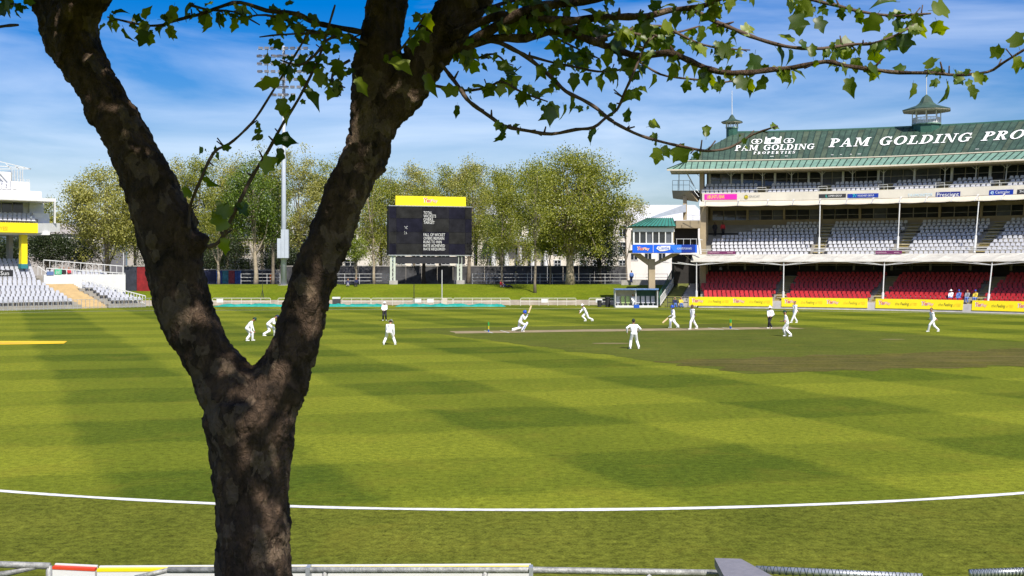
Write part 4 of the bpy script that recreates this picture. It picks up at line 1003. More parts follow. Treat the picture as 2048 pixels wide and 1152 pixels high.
yes_logo(lambda x, y, e=0.0: bfn(793 + 141 * x, 409.5 - 19 * y, e - .63), .405, .60, .3, .8, bn_)
for px in np.arange(796, 934, 6): bbox('banner_bracket', px, px + 1.2, 408.5, 411.5, -.8, -.7, STEELW)
for txt, x1, y0, y1 in (('TOTAL', 864, 421.5, 427.3), ('WICKETS', 872, 428.2, 434), ('OVERS', 866, 434.8, 440.6), ('TARGET', 869, 441.2, 447), ('FALL OF WICKET', 890, 465.8, 471.8), ('OVERS REMAIN', 888, 473.1, 479), ('RUNS TO WIN', 883, 480.4, 486.3), ('RATE ACHIEVED', 889.5, 487.9, 493.8), ('RATE REQUIRED', 890, 495.3, 501.3)):
    put_text(txt, lambda x, y: bfn(x, y, .05), 847, x1, y1, y0, WHITE, 'heading', sb, 0, .0)
for px, py in ((809, 452), (812, 453.5), (813.5, 452), (810, 455), (813, 456.5), (808.5, 463), (811.5, 464), (812.5, 466.5), (809, 467)):
    bbox('number_flake', px, px + 1.3, py, py + 1.1, .03, .04, WHITE)
LEGM = M('pale_green_steel', (.50, .54, .46), .55, .15, 2.0)
for px, e0 in ((783, -.3), (790, -.3), (917, -.3), (923.5, -.3)):
    mb = MB(); mb.bar(bfn(px, 511, e0), bfn(px, 566, e0), .28, .28, up=(0, 1, 0)); mb.build('leg', LEGM, sb)
for pa, pb in ((783, 790), (917, 923.5)):
    for k in range(6):
        mb = MB(); y0 = 513 + k * 9; mb.bar(bfn(pa if k % 2 else pb, y0, -.3), bfn(pb if k % 2 else pa, y0 + 9, -.3), .07, .07, up=(0, 1, 0)); mb.build('lattice', LEGM, sb)
    mb = MB(); c = bfn((pa + pb) / 2, 566, -.3); mb.box((c.x, c.y, c.z - .1), (1.2, 1.0, .9), math.atan2((bB - bA).y, (bB - bA).x)); mb.build('footing', CONC, sb)

# ================================================================ FLOODLIGHT MAST
fm0 = P(567.5, 571, 152.5); mast = empty('floodlight_mast', fm0, 'tall grey steel floodlight mast with lamp bank at left of scoreboard', 'floodlight')
MASTM = M('mast_steel', (.42, .46, .52), .45, .12, 1.0)
zt_ = P(567, 92, 152.5).z
mb = MB(); mb.tube([fm0 - Vector((0, 0, .4)), fm0 + Vector((0, 0, 12)), Vector((fm0.x, fm0.y, zt_))], [.40, .32, .18], 20); mb.build('pole', MASTM, mast, smooth=True)
mb = MB(); mb.lathe(fm0 - Vector((0, 0, .1)), [(.85, 0), (.85, .18), (.55, .2)], 16); mb.build('base_plate', CONC, mast)
for px, py0, py1 in ((559, 477, 516), (566.6, 459, 516), (574.2, 459, 516)):
    a, b = P(px, py1, 151.8), P(px, py0, 151.8); mb = MB(); mb.box((a.x, 151.7, (a.z + b.z) / 2), (.5, .5, b.z - a.z)); mb.build('control_box', MASTM, mast)
LAMPB = M('lamp_housing', (.10, .10, .11), .5, .2, 2.0); LAMPG = M('lamp_glass', (.55, .55, .55), .1, .1, spec=.7)
lamp = MB(); lamp.hexa([(-.32, -.35, -.16), (.32, -.35, -.16), (.22, .3, -.02), (-.22, .3, -.02)], [(-.32, -.30, .16), (.32, -.30, .16), (.22, .3, .16), (-.22, .3, .16)]); lampm = lamp.mesh('floodlight', LAMPB)
for r_ in range(7):
    py = 99 + r_ * 15.5; w = (52, 53, 53, 52, 46, 38, 26)[r_]
    a, b = P(567 - w, py, 152.2), P(567 + w, py, 152.2); mb = MB(); mb.bar(a, b, .07, .07); mb.build('crossarm', MASTM, mast)
    n = int(w / 6.2)
    for k in range(n):
        p = a.lerp(b, (k + .5) / n); lo = inst('floodlight', lampm, mast, p + Vector((0, -.25, .12)), RNG.normal(0, .35))
for px in (535, 600):
    mb = MB(); mb.bar(P(px, 97, 152.3), P(px, 178, 152.3), .08, .08, up=(0, 1, 0)); mb.build('upright', MASTM, mast)

# ================================================================ boundary furniture on the far side
yb = 134.6
for a, b, lab in ((425, 541, 'left-hand one between the two tree limbs'), (556, 640, 'half hidden by the right tree limb'), (684, 741, 'first one right of the tree limb'), (743, 827, 'behind the white-hatted umpire'), (829, 905, 'below the scoreboard with white notices'), (907, 1020, 'below the right scoreboard leg'), (1041, 1152, 'in front of the big tree'), (1178, 1229, 'next to the dugout')):
    rt = empty('crowd_barrier', (X((a + b) / 2, yb), yb, 0), 'pale steel crowd barrier below the bank, ' + lab, 'barrier', 'crowd barriers along the far boundary')
    n = max(3, int((b - a) / 17)); x0, x1 = X(a, yb), X(b, yb)
    mb = MB(); mb.tube([(x0, yb, 0), (x0, yb, .82), (x0 + .1, yb, .92), (x1 - .1, yb, .92), (x1, yb, .82), (x1, yb, 0)], .036, 6); mb.build('frame', RAILP, rt)
    mb = MB(); mb.tube([(x0, yb, .5), (x1, yb, .5)], .03, 6); mb.build('mid_rail', RAILP, rt)
    for i in range(1, n):
        x = x0 + (x1 - x0) * i / n; mb = MB(); mb.tube([(x, yb, 0), (x, yb, .92)], .03, 6); mb.build('upright', RAILP, rt)
    for s in range(3):
        pxs = {425: (440,), 829: (836, 861), 907: (), 1041: (1089,), 1178: (1198,)}.get(a, ())
    for q in pxs:
        mb = MB(); mb.box((X(q, yb), yb - .06, .62), (.8, .02, .45)); mb.build('notice', WHITE, rt)
TEAL = M('teal_tarpaulin', (.008, .27, .21), .6, .35, 1.5, .3, 6)
for a, b, lab in ((428, 776, 'long stretch running behind the tree limb'), (790, 1012, 'shorter stretch below the scoreboard')):
    n = 90; vs = []; yy = 131.6
    for i in range(n + 1):
        x = X(a + (b - a) * i / n, yy); e = min(1, i / 4, (n - i) / 4)
        for j, (dy, z) in enumerate(((-.5, .0), (-.42, .2), (-.15, .34), (.2, .38), (.5, .25), (.6, 0))):
            k = .75 + .6 * noise.noise((x * .9, j * .6, a)) + .3 * noise.noise((x * 3, j, 2))
            vs.append((x, yy + dy + .2 * noise.noise((x * .5, 7, 0)), max(0, z * k * e) + .005))
    mb = MB(); mb.add(vs, [(i * 6 + j, (i + 1) * 6 + j, (i + 1) * 6 + j + 1, i * 6 + j + 1) for i in range(n) for j in range(5)]); setp(mb.build('field_cover', TEAL, smooth=True), 'rolled teal pitch cover lying along the boundary, ' + lab, 'tarpaulin', 'rolled covers on the far boundary')
# dugout
Dd = 128.6; dg_ = empty('dugout', (X(1273, Dd), Dd, 0), 'white framed team dugout with blue roof edge beside the stairs', 'shelter')
x0, x1, xm = X(1231, Dd), X(1315, Dd), X(1272, Dd); zt = Z(579, Dd)
def dbox(name, a, b, y0, y1, z0, z1, m_):
    mb = MB(); mb.box(((a + b) / 2, Dd + (y0 + y1) / 2, (z0 + z1) / 2), (b - a, y1 - y0, z1 - z0)); return mb.build(name, m_, dg_)
dbox('back_panel', x0, xm, 1.5, 1.56, .1, zt, M('cream_panel', (.60, .56, .48), .8, .1)); dbox('back_panel', xm, x1, 1.5, 1.56, .1, zt, GREENDK)
dbox('side_panel', x0 - .06, x0, 0, 1.6, 0, zt, WHITE); dbox('side_panel', x1, x1 + .06, 0, 1.6, 0, zt, WHITE); dbox('divider', xm - .04, xm + .04, 0, 1.5, 0, zt, WHITE)
dbox('roof', x0 - .1, x1 + .1, -.25, 1.7, zt, zt + .1, STEELW); dbox('roof_edge', x0 - .1, x1 + .1, -.32, -.26, zt - .05, zt + .13, M('dugout_blue', (.10, .20, .42), .5, .5, 3.0)); dbox('plinth', x0, x1, -.1, 1.5, 0, .22, WHITE)
for q in range(8):
    x = x0 + .35 + (x1 - x0 - .6) * q / 7.3; mb = MB(); mb.box((x, Dd + .7, .55), (.42, .42, .1)); mb.box((x, Dd + .95, .95), (.42, .1, .75)); mb.box((x, Dd + .7, .36), (.12, .12, .3)); mb.build('bench_seat', SEATG if q != 1 and q != 2 else M('lime_seat', (.35, .45, .18), .5, .1), dg_)
for px, w, h, m_, nm, lab in ((1199, .55, .75, M('bin_black', (.03, .03, .03), .6, .2), 'litter_bin', 'short black litter bin left of the taller bin'), (1215.5, .62, 1.15, M('bin_black2', (.025, .025, .028), .6, .2), 'litter_bin', 'tall black litter bin beside the dugout')):
    mb = MB(); mb.lathe((X(px, 130.5), 130.5, 0), [(w * .42, 0), (w * .5, h * .9), (w * .56, h * .9), (w * .56, h), (w * .3, h + .05)], 12); setp(mb.build(nm, m_), lab, 'bin')
def ice_box(px, py, D, w, h, lidm, bodym, label):
    r = empty('cool_box', (X(px, D), D, 0), label, 'cool box'); mb = MB(); mb.box((X(px, D), D, h * .4), (w, w * .7, h * .8)); mb.build('body', bodym, r); mb = MB(); mb.box((X(px, D), D, h * .9), (w * 1.04, w * .74, h * .2)); mb.build('lid', lidm, r)
ice_box(1273, 614, 127.6, .62, .36, M('lid_blue', (.02, .12, .55), .5, .1), M('body_blue', (.01, .08, .45), .5, .1), 'blue cool box on the grass in front of dugout')
ice_box(673, 607, 133.6, .9, 1.1, WHITE, M('dark_base', (.05, .05, .05), .6, .1), 'white-topped box at the boundary by the tree limb')
ice_box(890, 605, 134.0, .55, .95, CREAM, CREAM, 'cream box by the barriers under the scoreboard')
# thin poles on the bank
for px, y0, y1, D, m_, lab in ((828, 612, 568, 134.0, M('pole_black', (.03, .03, .03), .5, .1), 'thin black pole standing below the scoreboard'), (884, 607, 540, 136.5, STEELW, 'thin white flag pole below the scoreboard'), (247, 560, 505, 140, STEELW, 'thin white lamp pole behind white stand parapet')):
    base = P(px, y0, D); base.z = max(base.z, 0); mb = MB(); mb.tube([base, P(px, y1, D)], .05, 6); mb.lathe(base, [(.16, 0), (.16, .04), (.06, .06)], 8); setp(mb.build('pole', m_), lab, 'pole')
tr = empty('camera_tripod', P(525, 607, 136.9), 'black tripod with pole on the bank between tree limbs', 'tripod')
bs = tr.location
for dx, dy in ((-.35, -.2), (.35, -.2), (0, .35)):
    mb = MB(); mb.tube([bs + Vector((dx, dy, 0)), bs + Vector((0, 0, 1.7))], .03, 5); mb.build('leg', MATS['pole_black'], tr)
mb = MB(); mb.tube([bs + Vector((0, 0, 1.6)), bs + Vector((0, 0, 4.6))], .03, 5); mb.build('pole', MATS['pole_black'], tr)
# yellow ground mat at the left
mb = MB(); a, b, c, d = G(-60, 690), G(128, 687), G(134, 683), G(-60, 683)
mb.hexa([(p.x, p.y, .004) for p in (a, b, c, d)], [(p.x, p.y, .03) for p in (a, b, c, d)]); mt_ = mb.build('ground_mat', M('amber_mat', (.80, .48, .01), .7, .1, 2.0)); setp(mt_, 'yellow and orange advertising mat flat on the left outfield', 'mat')
mb = MB(); mb.hexa([G(-60, 688.8) + Vector((0, 0, .031)), G(60, 687.6) + Vector((0, 0, .031)), G(60, 686.6) + Vector((0, 0, .031)), G(-60, 686.6) + Vector((0, 0, .031))], [G(-60, 688.8) + Vector((0, 0, .034)), G(60, 687.6) + Vector((0, 0, .034)), G(60, 686.6) + Vector((0, 0, .034)), G(-60, 686.6) + Vector((0, 0, .034))]); mb.build('red_stripe', ORANGE, mt_)
# wickets
def wicket(p, label):
    r = empty('wicket', p, label, 'wicket', 'the two wickets')
    g, y, b = M('stump_green', (.05, .50, .10), .5, .05), M('stump_yellow', (.80, .65, .02), .5, .05), M('stump_blue', (.02, .12, .60), .5, .05)
    for k in (-1, 0, 1):
        c = p + pn * .1143 * k
        for z0, z1, m_, nm in ((0, .2, b, 'stump_base'), (.2, .45, y, 'stump_middle'), (.45, .711, g, 'stump_top')):
            mb = MB(); mb.lathe(c + Vector((0, 0, z0)), [(.024, 0), (.024, z1 - z0)], 10); mb.build(nm, m_, r)
    for k in (-.5, .5):
        c = p + pn * .1143 * k; mb = MB(); mb.tube([c - pn * .055 + Vector((0, 0, .72)), c + pn * .055 + Vector((0, 0, .72))], .008, 6); mb.build('bail', g, r)
wicket(w1, 'green, yellow and blue stumps behind the lunging batsman'); wicket(w2, 'green, yellow and blue stumps near the standing umpire')
# ================================================================ TREES BEYOND THE BANK
BARK1 = M('pale_plane_bark', (.34, .28, .20), .9, .45, 1.6, .4, 10); BARK2 = M('grey_bark', (.20, .165, .12), .9, .4, 1.6, .4, 10); BARK3 = M('dark_bark', (.09, .07, .05), .9, .4, 1.6, .4, 10)
LF = {'pale': leaf_mat('pale_spring_leaves', (.14, .15, .024), (.50, .47, .12), .35), 'green': leaf_mat('fresh_green_leaves', (.03, .065, .006), (.17, .24, .02), .3), 'olive': leaf_mat('olive_spring_leaves', (.075, .105, .010), (.36, .36, .045), .35), 'dark': leaf_mat('dark_evergreen_leaves', (.012, .022, .006), (.045, .065, .014), .15), 'lime': leaf_mat('lime_leaves', (.12, .17, .015), (.24, .27, .03), .35)}
def leaf_cloud(centres, per, sd, size, rng):
    n = len(centres) * per
    c = np.repeat(centres, per, 0) + rng.normal(0, 1, (n, 3)) * np.array([sd, sd, sd * .8])
    nr = rng.normal(0, 1, (n, 3)) + np.array([0, -.3, .5]); nr /= np.linalg.norm(nr, axis=1, keepdims=True)
    t = np.cross(nr, rng.normal(0, 1, (n, 3))); t /= np.linalg.norm(t, axis=1, keepdims=True); b = np.cross(nr, t)
    s = rng.uniform(.6, 1.25, (n, 1)) * size
    v = np.stack([c - t * s * .55, c + b * s * .42 - t * s * .05, c + t * s * .6, c - b * s * .42 + t * s * .05], 1).reshape(-1, 3)
    f = np.arange(n * 4).reshape(-1, 4); return v, f
def far_tree(px, py, D, top, half, label, kind, bark, seed, cbot=None, trunk_r=.28, nclump=150, per=55, size=.24, lean=0.0, limbs=9, cx=0.0, sd=.62, sparse=.0, group='trees along the far street', low_limb=None, zbase=None, name='plane_tree'):
    rng = np.random.default_rng(seed); base = P(px, py, D); 
    if zbase is not None: base.z = zbase
    ztop = P(px, top, D).z; H = ztop - base.z; rx = half * D / F; zb = P(px, cbot, D).z if cbot else base.z + H * .28
    cc = np.array([base.x + cx * D / F, D, (ztop + zb) / 2]); rad = np.array([rx, min(rx, 6.5), (ztop - zb) / 2])
    root = empty(name, base, label, 'tree', group)
    # clump centres: uneven shell with gaps
    cen = []
    while len(cen) < nclump:
        d = rng.normal(0, 1, 3); d /= np.linalg.norm(d); r = rng.uniform(.25, 1) ** .45
        lump = 1 + .42 * noise.noise((d[0] * 2.2 + seed, d[1] * 2.2, d[2] * 2.2)) + .2 * noise.noise((d[0] * 6 + seed, d[1] * 6, d[2] * 6))
        p = cc + d * rad * r * lump
        if noise.noise((p[0] * .35 + seed * 3, p[1] * .35, p[2] * .35)) < -.22 + sparse: continue
        cen.append(p)
    cen = np.array(cen); v, f = leaf_cloud(cen, int(per * 2.2), sd, size * .70, rng)
    # wispy top shoots
    me = numpy_mesh('crown', v - np.array(base), f, LF[kind]); inst('crown', me, root, base)
    # trunk and limbs
    mb = MB(); zc = cc[2]; tp = []; n = 9; rr = []
    for i in range(n):
        t = i / (n - 1); z = base.z - .3 + (zc + rad[2] * .55 - base.z) * t
        tp.append(Vector((base.x + (cc[0] - base.x) * t + lean * math.sin(t * 3) + rng.normal(0, .06) * (i > 0), D + rng.normal(0, .06), z))); rr.append(trunk_r * (1.35 if i == 0 else 1 - .8 * t))
    mb.tube(tp, rr, 9); mb.build('trunk', bark, root, smooth=True)
    order = rng.permutation(len(cen))
    for k in range(limbs):
        e = Vector(cen[order[k]]); t = rng.uniform(.25, .75); i0 = t * (n - 1); a = tp[int(i0)].lerp(tp[min(n - 1, int(i0) + 1)], i0 % 1)
        if e.z < a.z + .4: a = tp[2]
        m1 = a.lerp(e, .45) + Vector((rng.normal(0, .35), rng.normal(0, .35), rng.uniform(.0, .8))); r0 = trunk_r * (1 - .8 * t) * .6
        b_ = MB(); b_.tube([a, a.lerp(m1, .5) + Vector((0, 0, -.1)), m1, m1.lerp(e, .5) + Vector((rng.normal(0, .15), 0, .12)), e], [r0, r0 * .8, r0 * .55, r0 * .4, .03], 6)
        for q in range(3):
            e2 = Vector(cen[order[(k * 3 + q + limbs) % len(cen)]])
            if (e2 - m1).length < rad[0] * 1.1: b_.tube([m1, m1.lerp(e2, .5) + Vector((0, 0, .2)), e2], [r0 * .42, r0 * .28, .02], 5)
        b_.build('limb', bark, root, smooth=True)
    return root
# second row, pale and taller, behind the street wall
row2 = [(330, 312, 46, 'pale'), (392, 300, 42, 'olive'), (455, 304, 40, 'pale'), (525, 298, 40, 'olive'), (598, 296, 44, 'pale'), (655, 303, 42, 'olive'), (762, 335, 44, 'olive'), (828, 316, 40, 'pale'), (880, 322, 38, 'olive'), (938, 310, 42, 'pale'), (1000, 322, 40, 'olive')]
labs2 = ['behind the lower left tree limb', 'above the knob of the left limb', 'behind the bright green tree', 'just left of the floodlight mast', 'just right of the floodlight mast', 'behind the right tree limb', 'right of the right tree limb', 'rising behind the left end of the yellow banner', 'rising behind the middle of the yellow banner', 'rising behind the right end of the yellow banner', 'between scoreboard and the big tree']
for i, (px, top, half, kind) in enumerate(row2):
    far_tree(px, 556, 176 + (i % 3) * 4, top + 6, half * 1.12, 'tall pale spring tree ' + labs2[i], kind, BARK2, 20 + i, cbot=500 + (i % 3) * 8, trunk_r=.26, nclump=155, per=55, size=.30, limbs=14, zbase=2.2, sd=.62, sparse=.08)
# front row on the bank top
far_tree(512, 570, 156, 328, 62, 'bright green tree with forked pale trunk left of the mast', 'green', BARK1, 41, cbot=476, trunk_r=.34, nclump=120, per=60, size=.32, limbs=13, sd=.7, cx=-6, zbase=2.2)
far_tree(437, 569, 157, 372, 34, 'slender tree with pale straight trunk beside the mural', 'olive', BARK1, 42, cbot=500, trunk_r=.22, nclump=60, per=42, limbs=7, zbase=2.2)
far_tree(546, 568, 158, 380, 34, 'dark-trunked tree close behind the mast', 'green', BARK2, 43, cbot=490, trunk_r=.30, nclump=55, per=45, limbs=8, zbase=2.2)
far_tree(712, 575, 152, 470, 17, 'small bright tree against the right tree limb', 'lime', BARK2, 44, cbot=530, trunk_r=.20, nclump=26, per=40, limbs=4, size=.26, sd=.4, zbase=2.1)
far_tree(748, 568, 157, 345, 44, 'leaning thin tree left of the scoreboard', 'olive', BARK1, 45, cbot=500, trunk_r=.22, nclump=80, per=42, limbs=12, cx=-16, lean=.3, zbase=2.2)
far_tree(848, 566, 163, 352, 34, 'tree trunk standing behind the scoreboard', 'olive', BARK3, 46, cbot=480, trunk_r=.30, nclump=50, per=45, limbs=6, zbase=2.2)
far_tree(936, 567, 166, 330, 40, 'tree half hidden by the right edge of the scoreboard', 'olive', BARK2, 47, cbot=495, trunk_r=.32, nclump=75, per=48, limbs=9, cx=10, zbase=2.2)
far_tree(1004, 573, 152, 352, 30, 'slim bare-stemmed tree between scoreboard and big tree', 'olive', BARK2, 48, cbot=510, trunk_r=.17, nclump=80, per=45, limbs=8, zbase=2.0)
far_tree(1070, 589, 144, 330, 40, 'thin dark-stemmed tree growing on the bank slope', 'olive', BARK2, 49, cbot=500, trunk_r=.19, nclump=62, per=45, limbs=8, zbase=1.3)
far_tree(1140, 567, 155, 303, 118, 'largest spreading plane tree with pale forked trunk', 'olive', BARK1, 50, cbot=506, trunk_r=.62, nclump=420, per=62, size=.32, limbs=30, sd=.72, cx=-6, zbase=2.2, sparse=-.05)
far_tree(1100, 565, 157, 452, 28, 'fresh green low tree under the largest tree', 'lime', BARK2, 51, cbot=508, trunk_r=.16, nclump=36, per=50, limbs=5, size=.27, zbase=2.2)
far_tree(1200, 560, 162, 430, 44, 'dark evergreen tree right of the largest trunk', 'dark', BARK3, 52, cbot=535, trunk_r=.3, nclump=110, per=80, limbs=5, zbase=2.2, name='evergreen_tree')
far_tree(1252, 560, 172, 392, 42, 'wispy pale tree left of the commentary box', 'pale', BARK2, 53, cbot=450, trunk_r=.2, nclump=48, per=34, limbs=8, size=.26, zbase=2.2, sparse=.1)
far_tree(215, 548, 142, 338, 84, 'broad pale tree above the white stand parapet', 'pale', BARK2, 54, cbot=505, trunk_r=.36, nclump=230, per=58, size=.29, limbs=18, zbase=1.5, cx=-4)
far_tree(270, 548, 146, 388, 44, 'olive tree touching the left tree limb', 'olive', BARK2, 55, cbot=512, trunk_r=.26, nclump=80, per=52, limbs=8, zbase=1.6)
far_tree(95, 545, 150, 470, 46, 'dark low tree behind the yellow column', 'dark', BARK3, 56, cbot=522, trunk_r=.25, nclump=80, per=70, limbs=6, zbase=1.6, name='evergreen_tree')
far_tree(20, 545, 152, 474, 40, 'dark low tree left of the yellow column', 'dark', BARK3, 57, cbot=522, trunk_r=.25, nclump=60, per=70, limbs=6, zbase=1.6, name='evergreen_tree')
far_tree(98, 520, 160, 402, 20, 'small green tree behind the white balcony post', 'olive', BARK3, 58, cbot=455, trunk_r=.2, nclump=30, per=60, limbs=4, zbase=2.2)
far_tree(160, 545, 152, 470, 40, 'shaded tree below the broad pale tree', 'dark', BARK3, 59, cbot=530, trunk_r=.25, nclump=60, per=60, limbs=6, zbase=1.6, name='evergreen_tree')

for i, (px, top, half) in enumerate(((318, 478, 40), (372, 470, 42), (420, 482, 36), (470, 476, 40), (560, 486, 34), (610, 505, 30))):
    far_tree(px, 556, 170 + i % 2 * 3, top, half, 'dark shrub-like tree behind the wall, ' + ('leftmost', 'second from left', 'third from left', 'behind the mural', 'behind the floodlight mast', 'right of the mast')[i], 'dark', BARK3, 80 + i, cbot=548, trunk_r=.2, nclump=62, per=50, limbs=4, zbase=2.2, name='evergreen_tree', group='dark low trees behind the wall')

for i, (px, top, half, lab) in enumerate(((975, 432, 40, 'in front of the columned building, leftmost'), (1038, 440, 40, 'in front of the columned building, middle'), (1168, 452, 34, 'in front of the columned building, rightmost'), (760, 470, 36, 'left of the scoreboard posts'), (650, 470, 34, 'behind the right tree limb'))):
    far_tree(px, 556, 171 + i % 2 * 3, top, half, 'low leafy tree behind the street wall, ' + lab, 'olive' if i % 2 else 'green', BARK2, 95 + i, cbot=536, trunk_r=.18, nclump=58, per=44, limbs=6, zbase=2.2, group='low leafy trees behind the street wall', sparse=.04)
# ================================================================ PEOPLE
def capsule(mb, a, b, ra, rb, n=12, rings=3):
    a, b = Vector(a), Vector(b); d = b - a; L = d.length
    d = d / L if L > 1e-6 else Vector((0, 0, 1)); x = d.orthogonal().normalized(); y = d.cross(x); prof = []
    for i in range(rings + 1): t = -math.pi / 2 + math.pi / 2 * i / rings; prof.append((a + d * ra * math.sin(t), max(ra * math.cos(t), .0008)))
    for i in range(rings + 1): t = math.pi / 2 * i / rings; prof.append((b + d * rb * math.sin(t), max(rb * math.cos(t), .0008)))
    vs, fs = [], []
    for c, r in prof:
        for j in range(n): t = 2 * math.pi * j / n; vs.append(c + (x * math.cos(t) + y * math.sin(t)) * r)
    k = len(prof)
    for i in range(k - 1):
        for j in range(n): j2 = (j + 1) % n; fs.append((i * n + j, i * n + j2, (i + 1) * n + j2, (i + 1) * n + j))
    fs += [tuple(range(n - 1, -1, -1)), tuple((k - 1) * n + j for j in range(n))]
    mb.add(vs, fs)
def ik(a, b, l1, l2, pole):
    d = b - a; L = min(d.length, (l1 + l2) * .999); dn = d.normalized(); b = a + dn * L
    x = (l1 * l1 - l2 * l2 + L * L) / (2 * L); h = math.sqrt(max(0, l1 * l1 - x * x)); p = pole - dn * pole.dot(dn)
    p = p.normalized() if p.length > 1e-5 else dn.orthogonal().normalized()
    return a + dn * x + p * h, b
PM = {'whites': M('cricket_whites', (.80, .80, .80), .8, .06, 6.0, .4, 18), 'black': M('black_trousers', (.015, .015, .02), .8, .2, 5.0), 'skin': M('skin_tan', (.38, .20, .12), .6, .1, 8.0), 'skin2': M('skin_brown', (.13, .07, .045), .6, .1, 8.0), 'hair': M('dark_hair', (.02, .015, .012), .7, .2, 8.0), 'shoe': M('white_shoes', (.74, .74, .72), .6, .1, 5.0), 'darkshoe': M('dark_shoes', (.03, .03, .035), .6, .1, 5.0), 'glove': M('dark_glove', (.03, .03, .04), .6, .1, 5.0), 'navy': M('navy_cloth', (.01, .015, .06), .8, .2, 5.0), 'green': M('bottle_green_cloth', (.01, .05, .03), .8, .2, 5.0), 'blue': M('helmet_blue', (.01, .06, .42), .35, .1, 5.0), 'bluecloth': M('blue_shirt_cloth', (.10, .18, .45), .8, .15, 5.0), 'redcloth': M('red_cloth', (.45, .03, .04), .8, .15, 5.0), 'orange': M('orange_overalls', (.75, .16, .02), .8, .15, 5.0), 'grey': M('grey_cloth', (.25, .25, .27), .8, .15, 5.0), 'whitehat': M('white_hat', (.80, .80, .78), .8, .05, 5.0), 'yellowc': M('yellow_cloth', (.6, .45, .05), .8, .15, 5.0)}
TORSO = .52
def person(loc, label, hip, torso, face, feet, hands, head_dir=None, shirt='whites', trous='whites', skin='skin', hat=None, hatm='navy', shoe='shoe', s=1.0, vox=.016, sleeves=True, group=None, gloves=None, pads=None, number=None, knee=None, elbow=None):
    """joints in metres around loc: x right in the picture, y away, z up"""
    loc = Vector(loc); f = Vector((face[0], face[1], 0)).normalized(); r = Vector((f.y, -f.x, 0)); up = Vector((0, 0, 1))
    hip = Vector(hip); tv = Vector(torso).normalized(); neck = hip + tv * TORSO; hd = Vector(head_dir if head_dir else (tv * .6 + up * .6 + f * .1)).normalized()
    caps = []
    def C(a, b, ra, rb, m): caps.append((Vector(a), Vector(b), ra, rb, m))
    chest = hip + tv * .36
    C(hip - r * .085, hip + r * .085, .118, .118, trous); C(hip + tv * .06, hip + tv * .2, .125, .125, shirt)
    for sg in (-1, 1): C(hip + r * .06 * sg + tv * .1, chest + r * .105 * sg, .112, .118, shirt)
    C(chest - r * .12 + tv * .08, chest + r * .12 + tv * .08, .095, .095, shirt); C(neck - r * .03, neck + hd * .07, .06, .055, skin)
    hc = neck + hd * .185; fv = (f - hd * f.dot(hd)).normalized()
    C(hc - hd * .03, hc + hd * .05, .086, .094, skin); C(hc - hd * .075 + fv * .035, hc + fv * .02, .05, .07, skin)
    C(hc - hd * .02 + fv * .09, hc - hd * .035 + fv * .105, .014, .018, skin)
    rr = fv.cross(hd)
    for sg in (-1, 1): C(hc + rr * .088 * sg - hd * .01, hc + rr * .094 * sg - hd * .03, .016, .012, skin); C(hc + rr * .034 * sg + fv * .083 + hd * .012, hc + rr * .036 * sg + fv * .084 + hd * .012, .011, .011, 'hair')
    C(hc - rr * .02 - hd * .066 + fv * .082, hc + rr * .02 - hd * .066 + fv * .082, .009, .009, 'skin2')
    C(hc + hd * .06 - fv * .015, hc + hd * .065 - fv * .02, .094, .092, 'hair'); C(hc - fv * .05, hc - fv * .05 + hd * .03, .07, .08, 'hair')
    for i, (sg, hd_t) in enumerate(((-1, hands[0]), (1, hands[1]))):
        sh = neck - tv * .045 + r * .185 * sg; pole = Vector(elbow[i]) if elbow else (-f * .6 + r * sg * .5 - up * .4)
        el, wr = ik(sh, Vector(hd_t), .30, .265, pole)
        C(neck - tv * .05 + r * .08 * sg, sh, .075, .075, shirt); C(sh, el, .074, .064, shirt); C(el, wr, .060 if sleeves else .044, .04 if sleeves else .03, shirt if sleeves else skin)
        fd = (wr - el).normalized(); hm = gloves or skin; k = 1.5 if gloves == 'glove2' else 1
        C(wr, wr + fd * .075, .03, .036, hm); sd = (r * -sg).cross(fd).normalized(); 
        if sd.length < .1: sd = f
        for q in range(4):
            o_ = sd * (q - 1.5) * .021; a = wr + fd * .085 + o_; b = a + fd * (.038 + .008 * (q in (1, 2))); curl = (r * -sg) * .022
            C(a, b + curl * .4, .0098, .0095, hm); C(b + curl * .4, b + fd * .018 + curl * 1.6, .0095, .009, hm)
        C(wr + fd * .025 + sd * .03, wr + fd * .075 + sd * .062 + r * -sg * .012, .013, .010, hm)
    for i, (sg, ft) in enumerate(((-1, feet[0]), (1, feet[1]))):
        hj = hip + r * .092 * sg - tv * .02; an = Vector(ft[:3]) + up * .09; pole = Vector(knee[i]) if knee else f
        kn, an = ik(hj, an, .445, .43, pole)
        C(hj, kn, .108, .086, trous); C(kn, an + up * .05, .085, .074, trous); td = (Vector(ft[3:]) if len(ft) > 3 else f)
        td = Vector((td.x, td.y, 0)).normalized(); C(an - up * .045 - td * .04, an - up * .05 + td * .13, .045, .038, shoe); C(an, an - up * .03, .045, .045, shoe)
    mb = MB()
    for c in caps: capsule(mb, *c[:4])
    me = bpy.data.meshes.new('person'); me.from_pydata([tuple(v) for v in mb.v], [], mb.f); tmp = bpy.data.objects.new('person_tmp', me); COL.objects.link(tmp)
    md = tmp.modifiers.new('remesh', 'REMESH'); md.mode = 'VOXEL'; md.voxel_size = vox
    sm = tmp.modifiers.new('smooth', 'SMOOTH'); sm.factor = .5; sm.iterations = 2
    dg = bpy.context.evaluated_depsgraph_get(); body = bpy.data.meshes.new_from_object(tmp.evaluated_get(dg)); bpy.data.objects.remove(tmp); bpy.data.meshes.remove(me)
    body.name = 'person'
    mats = []; 
    for c in caps:
        if c[4] not in mats: mats.append(c[4])
    body.materials.clear()
    for m_ in mats: body.materials.append(PM[m_])
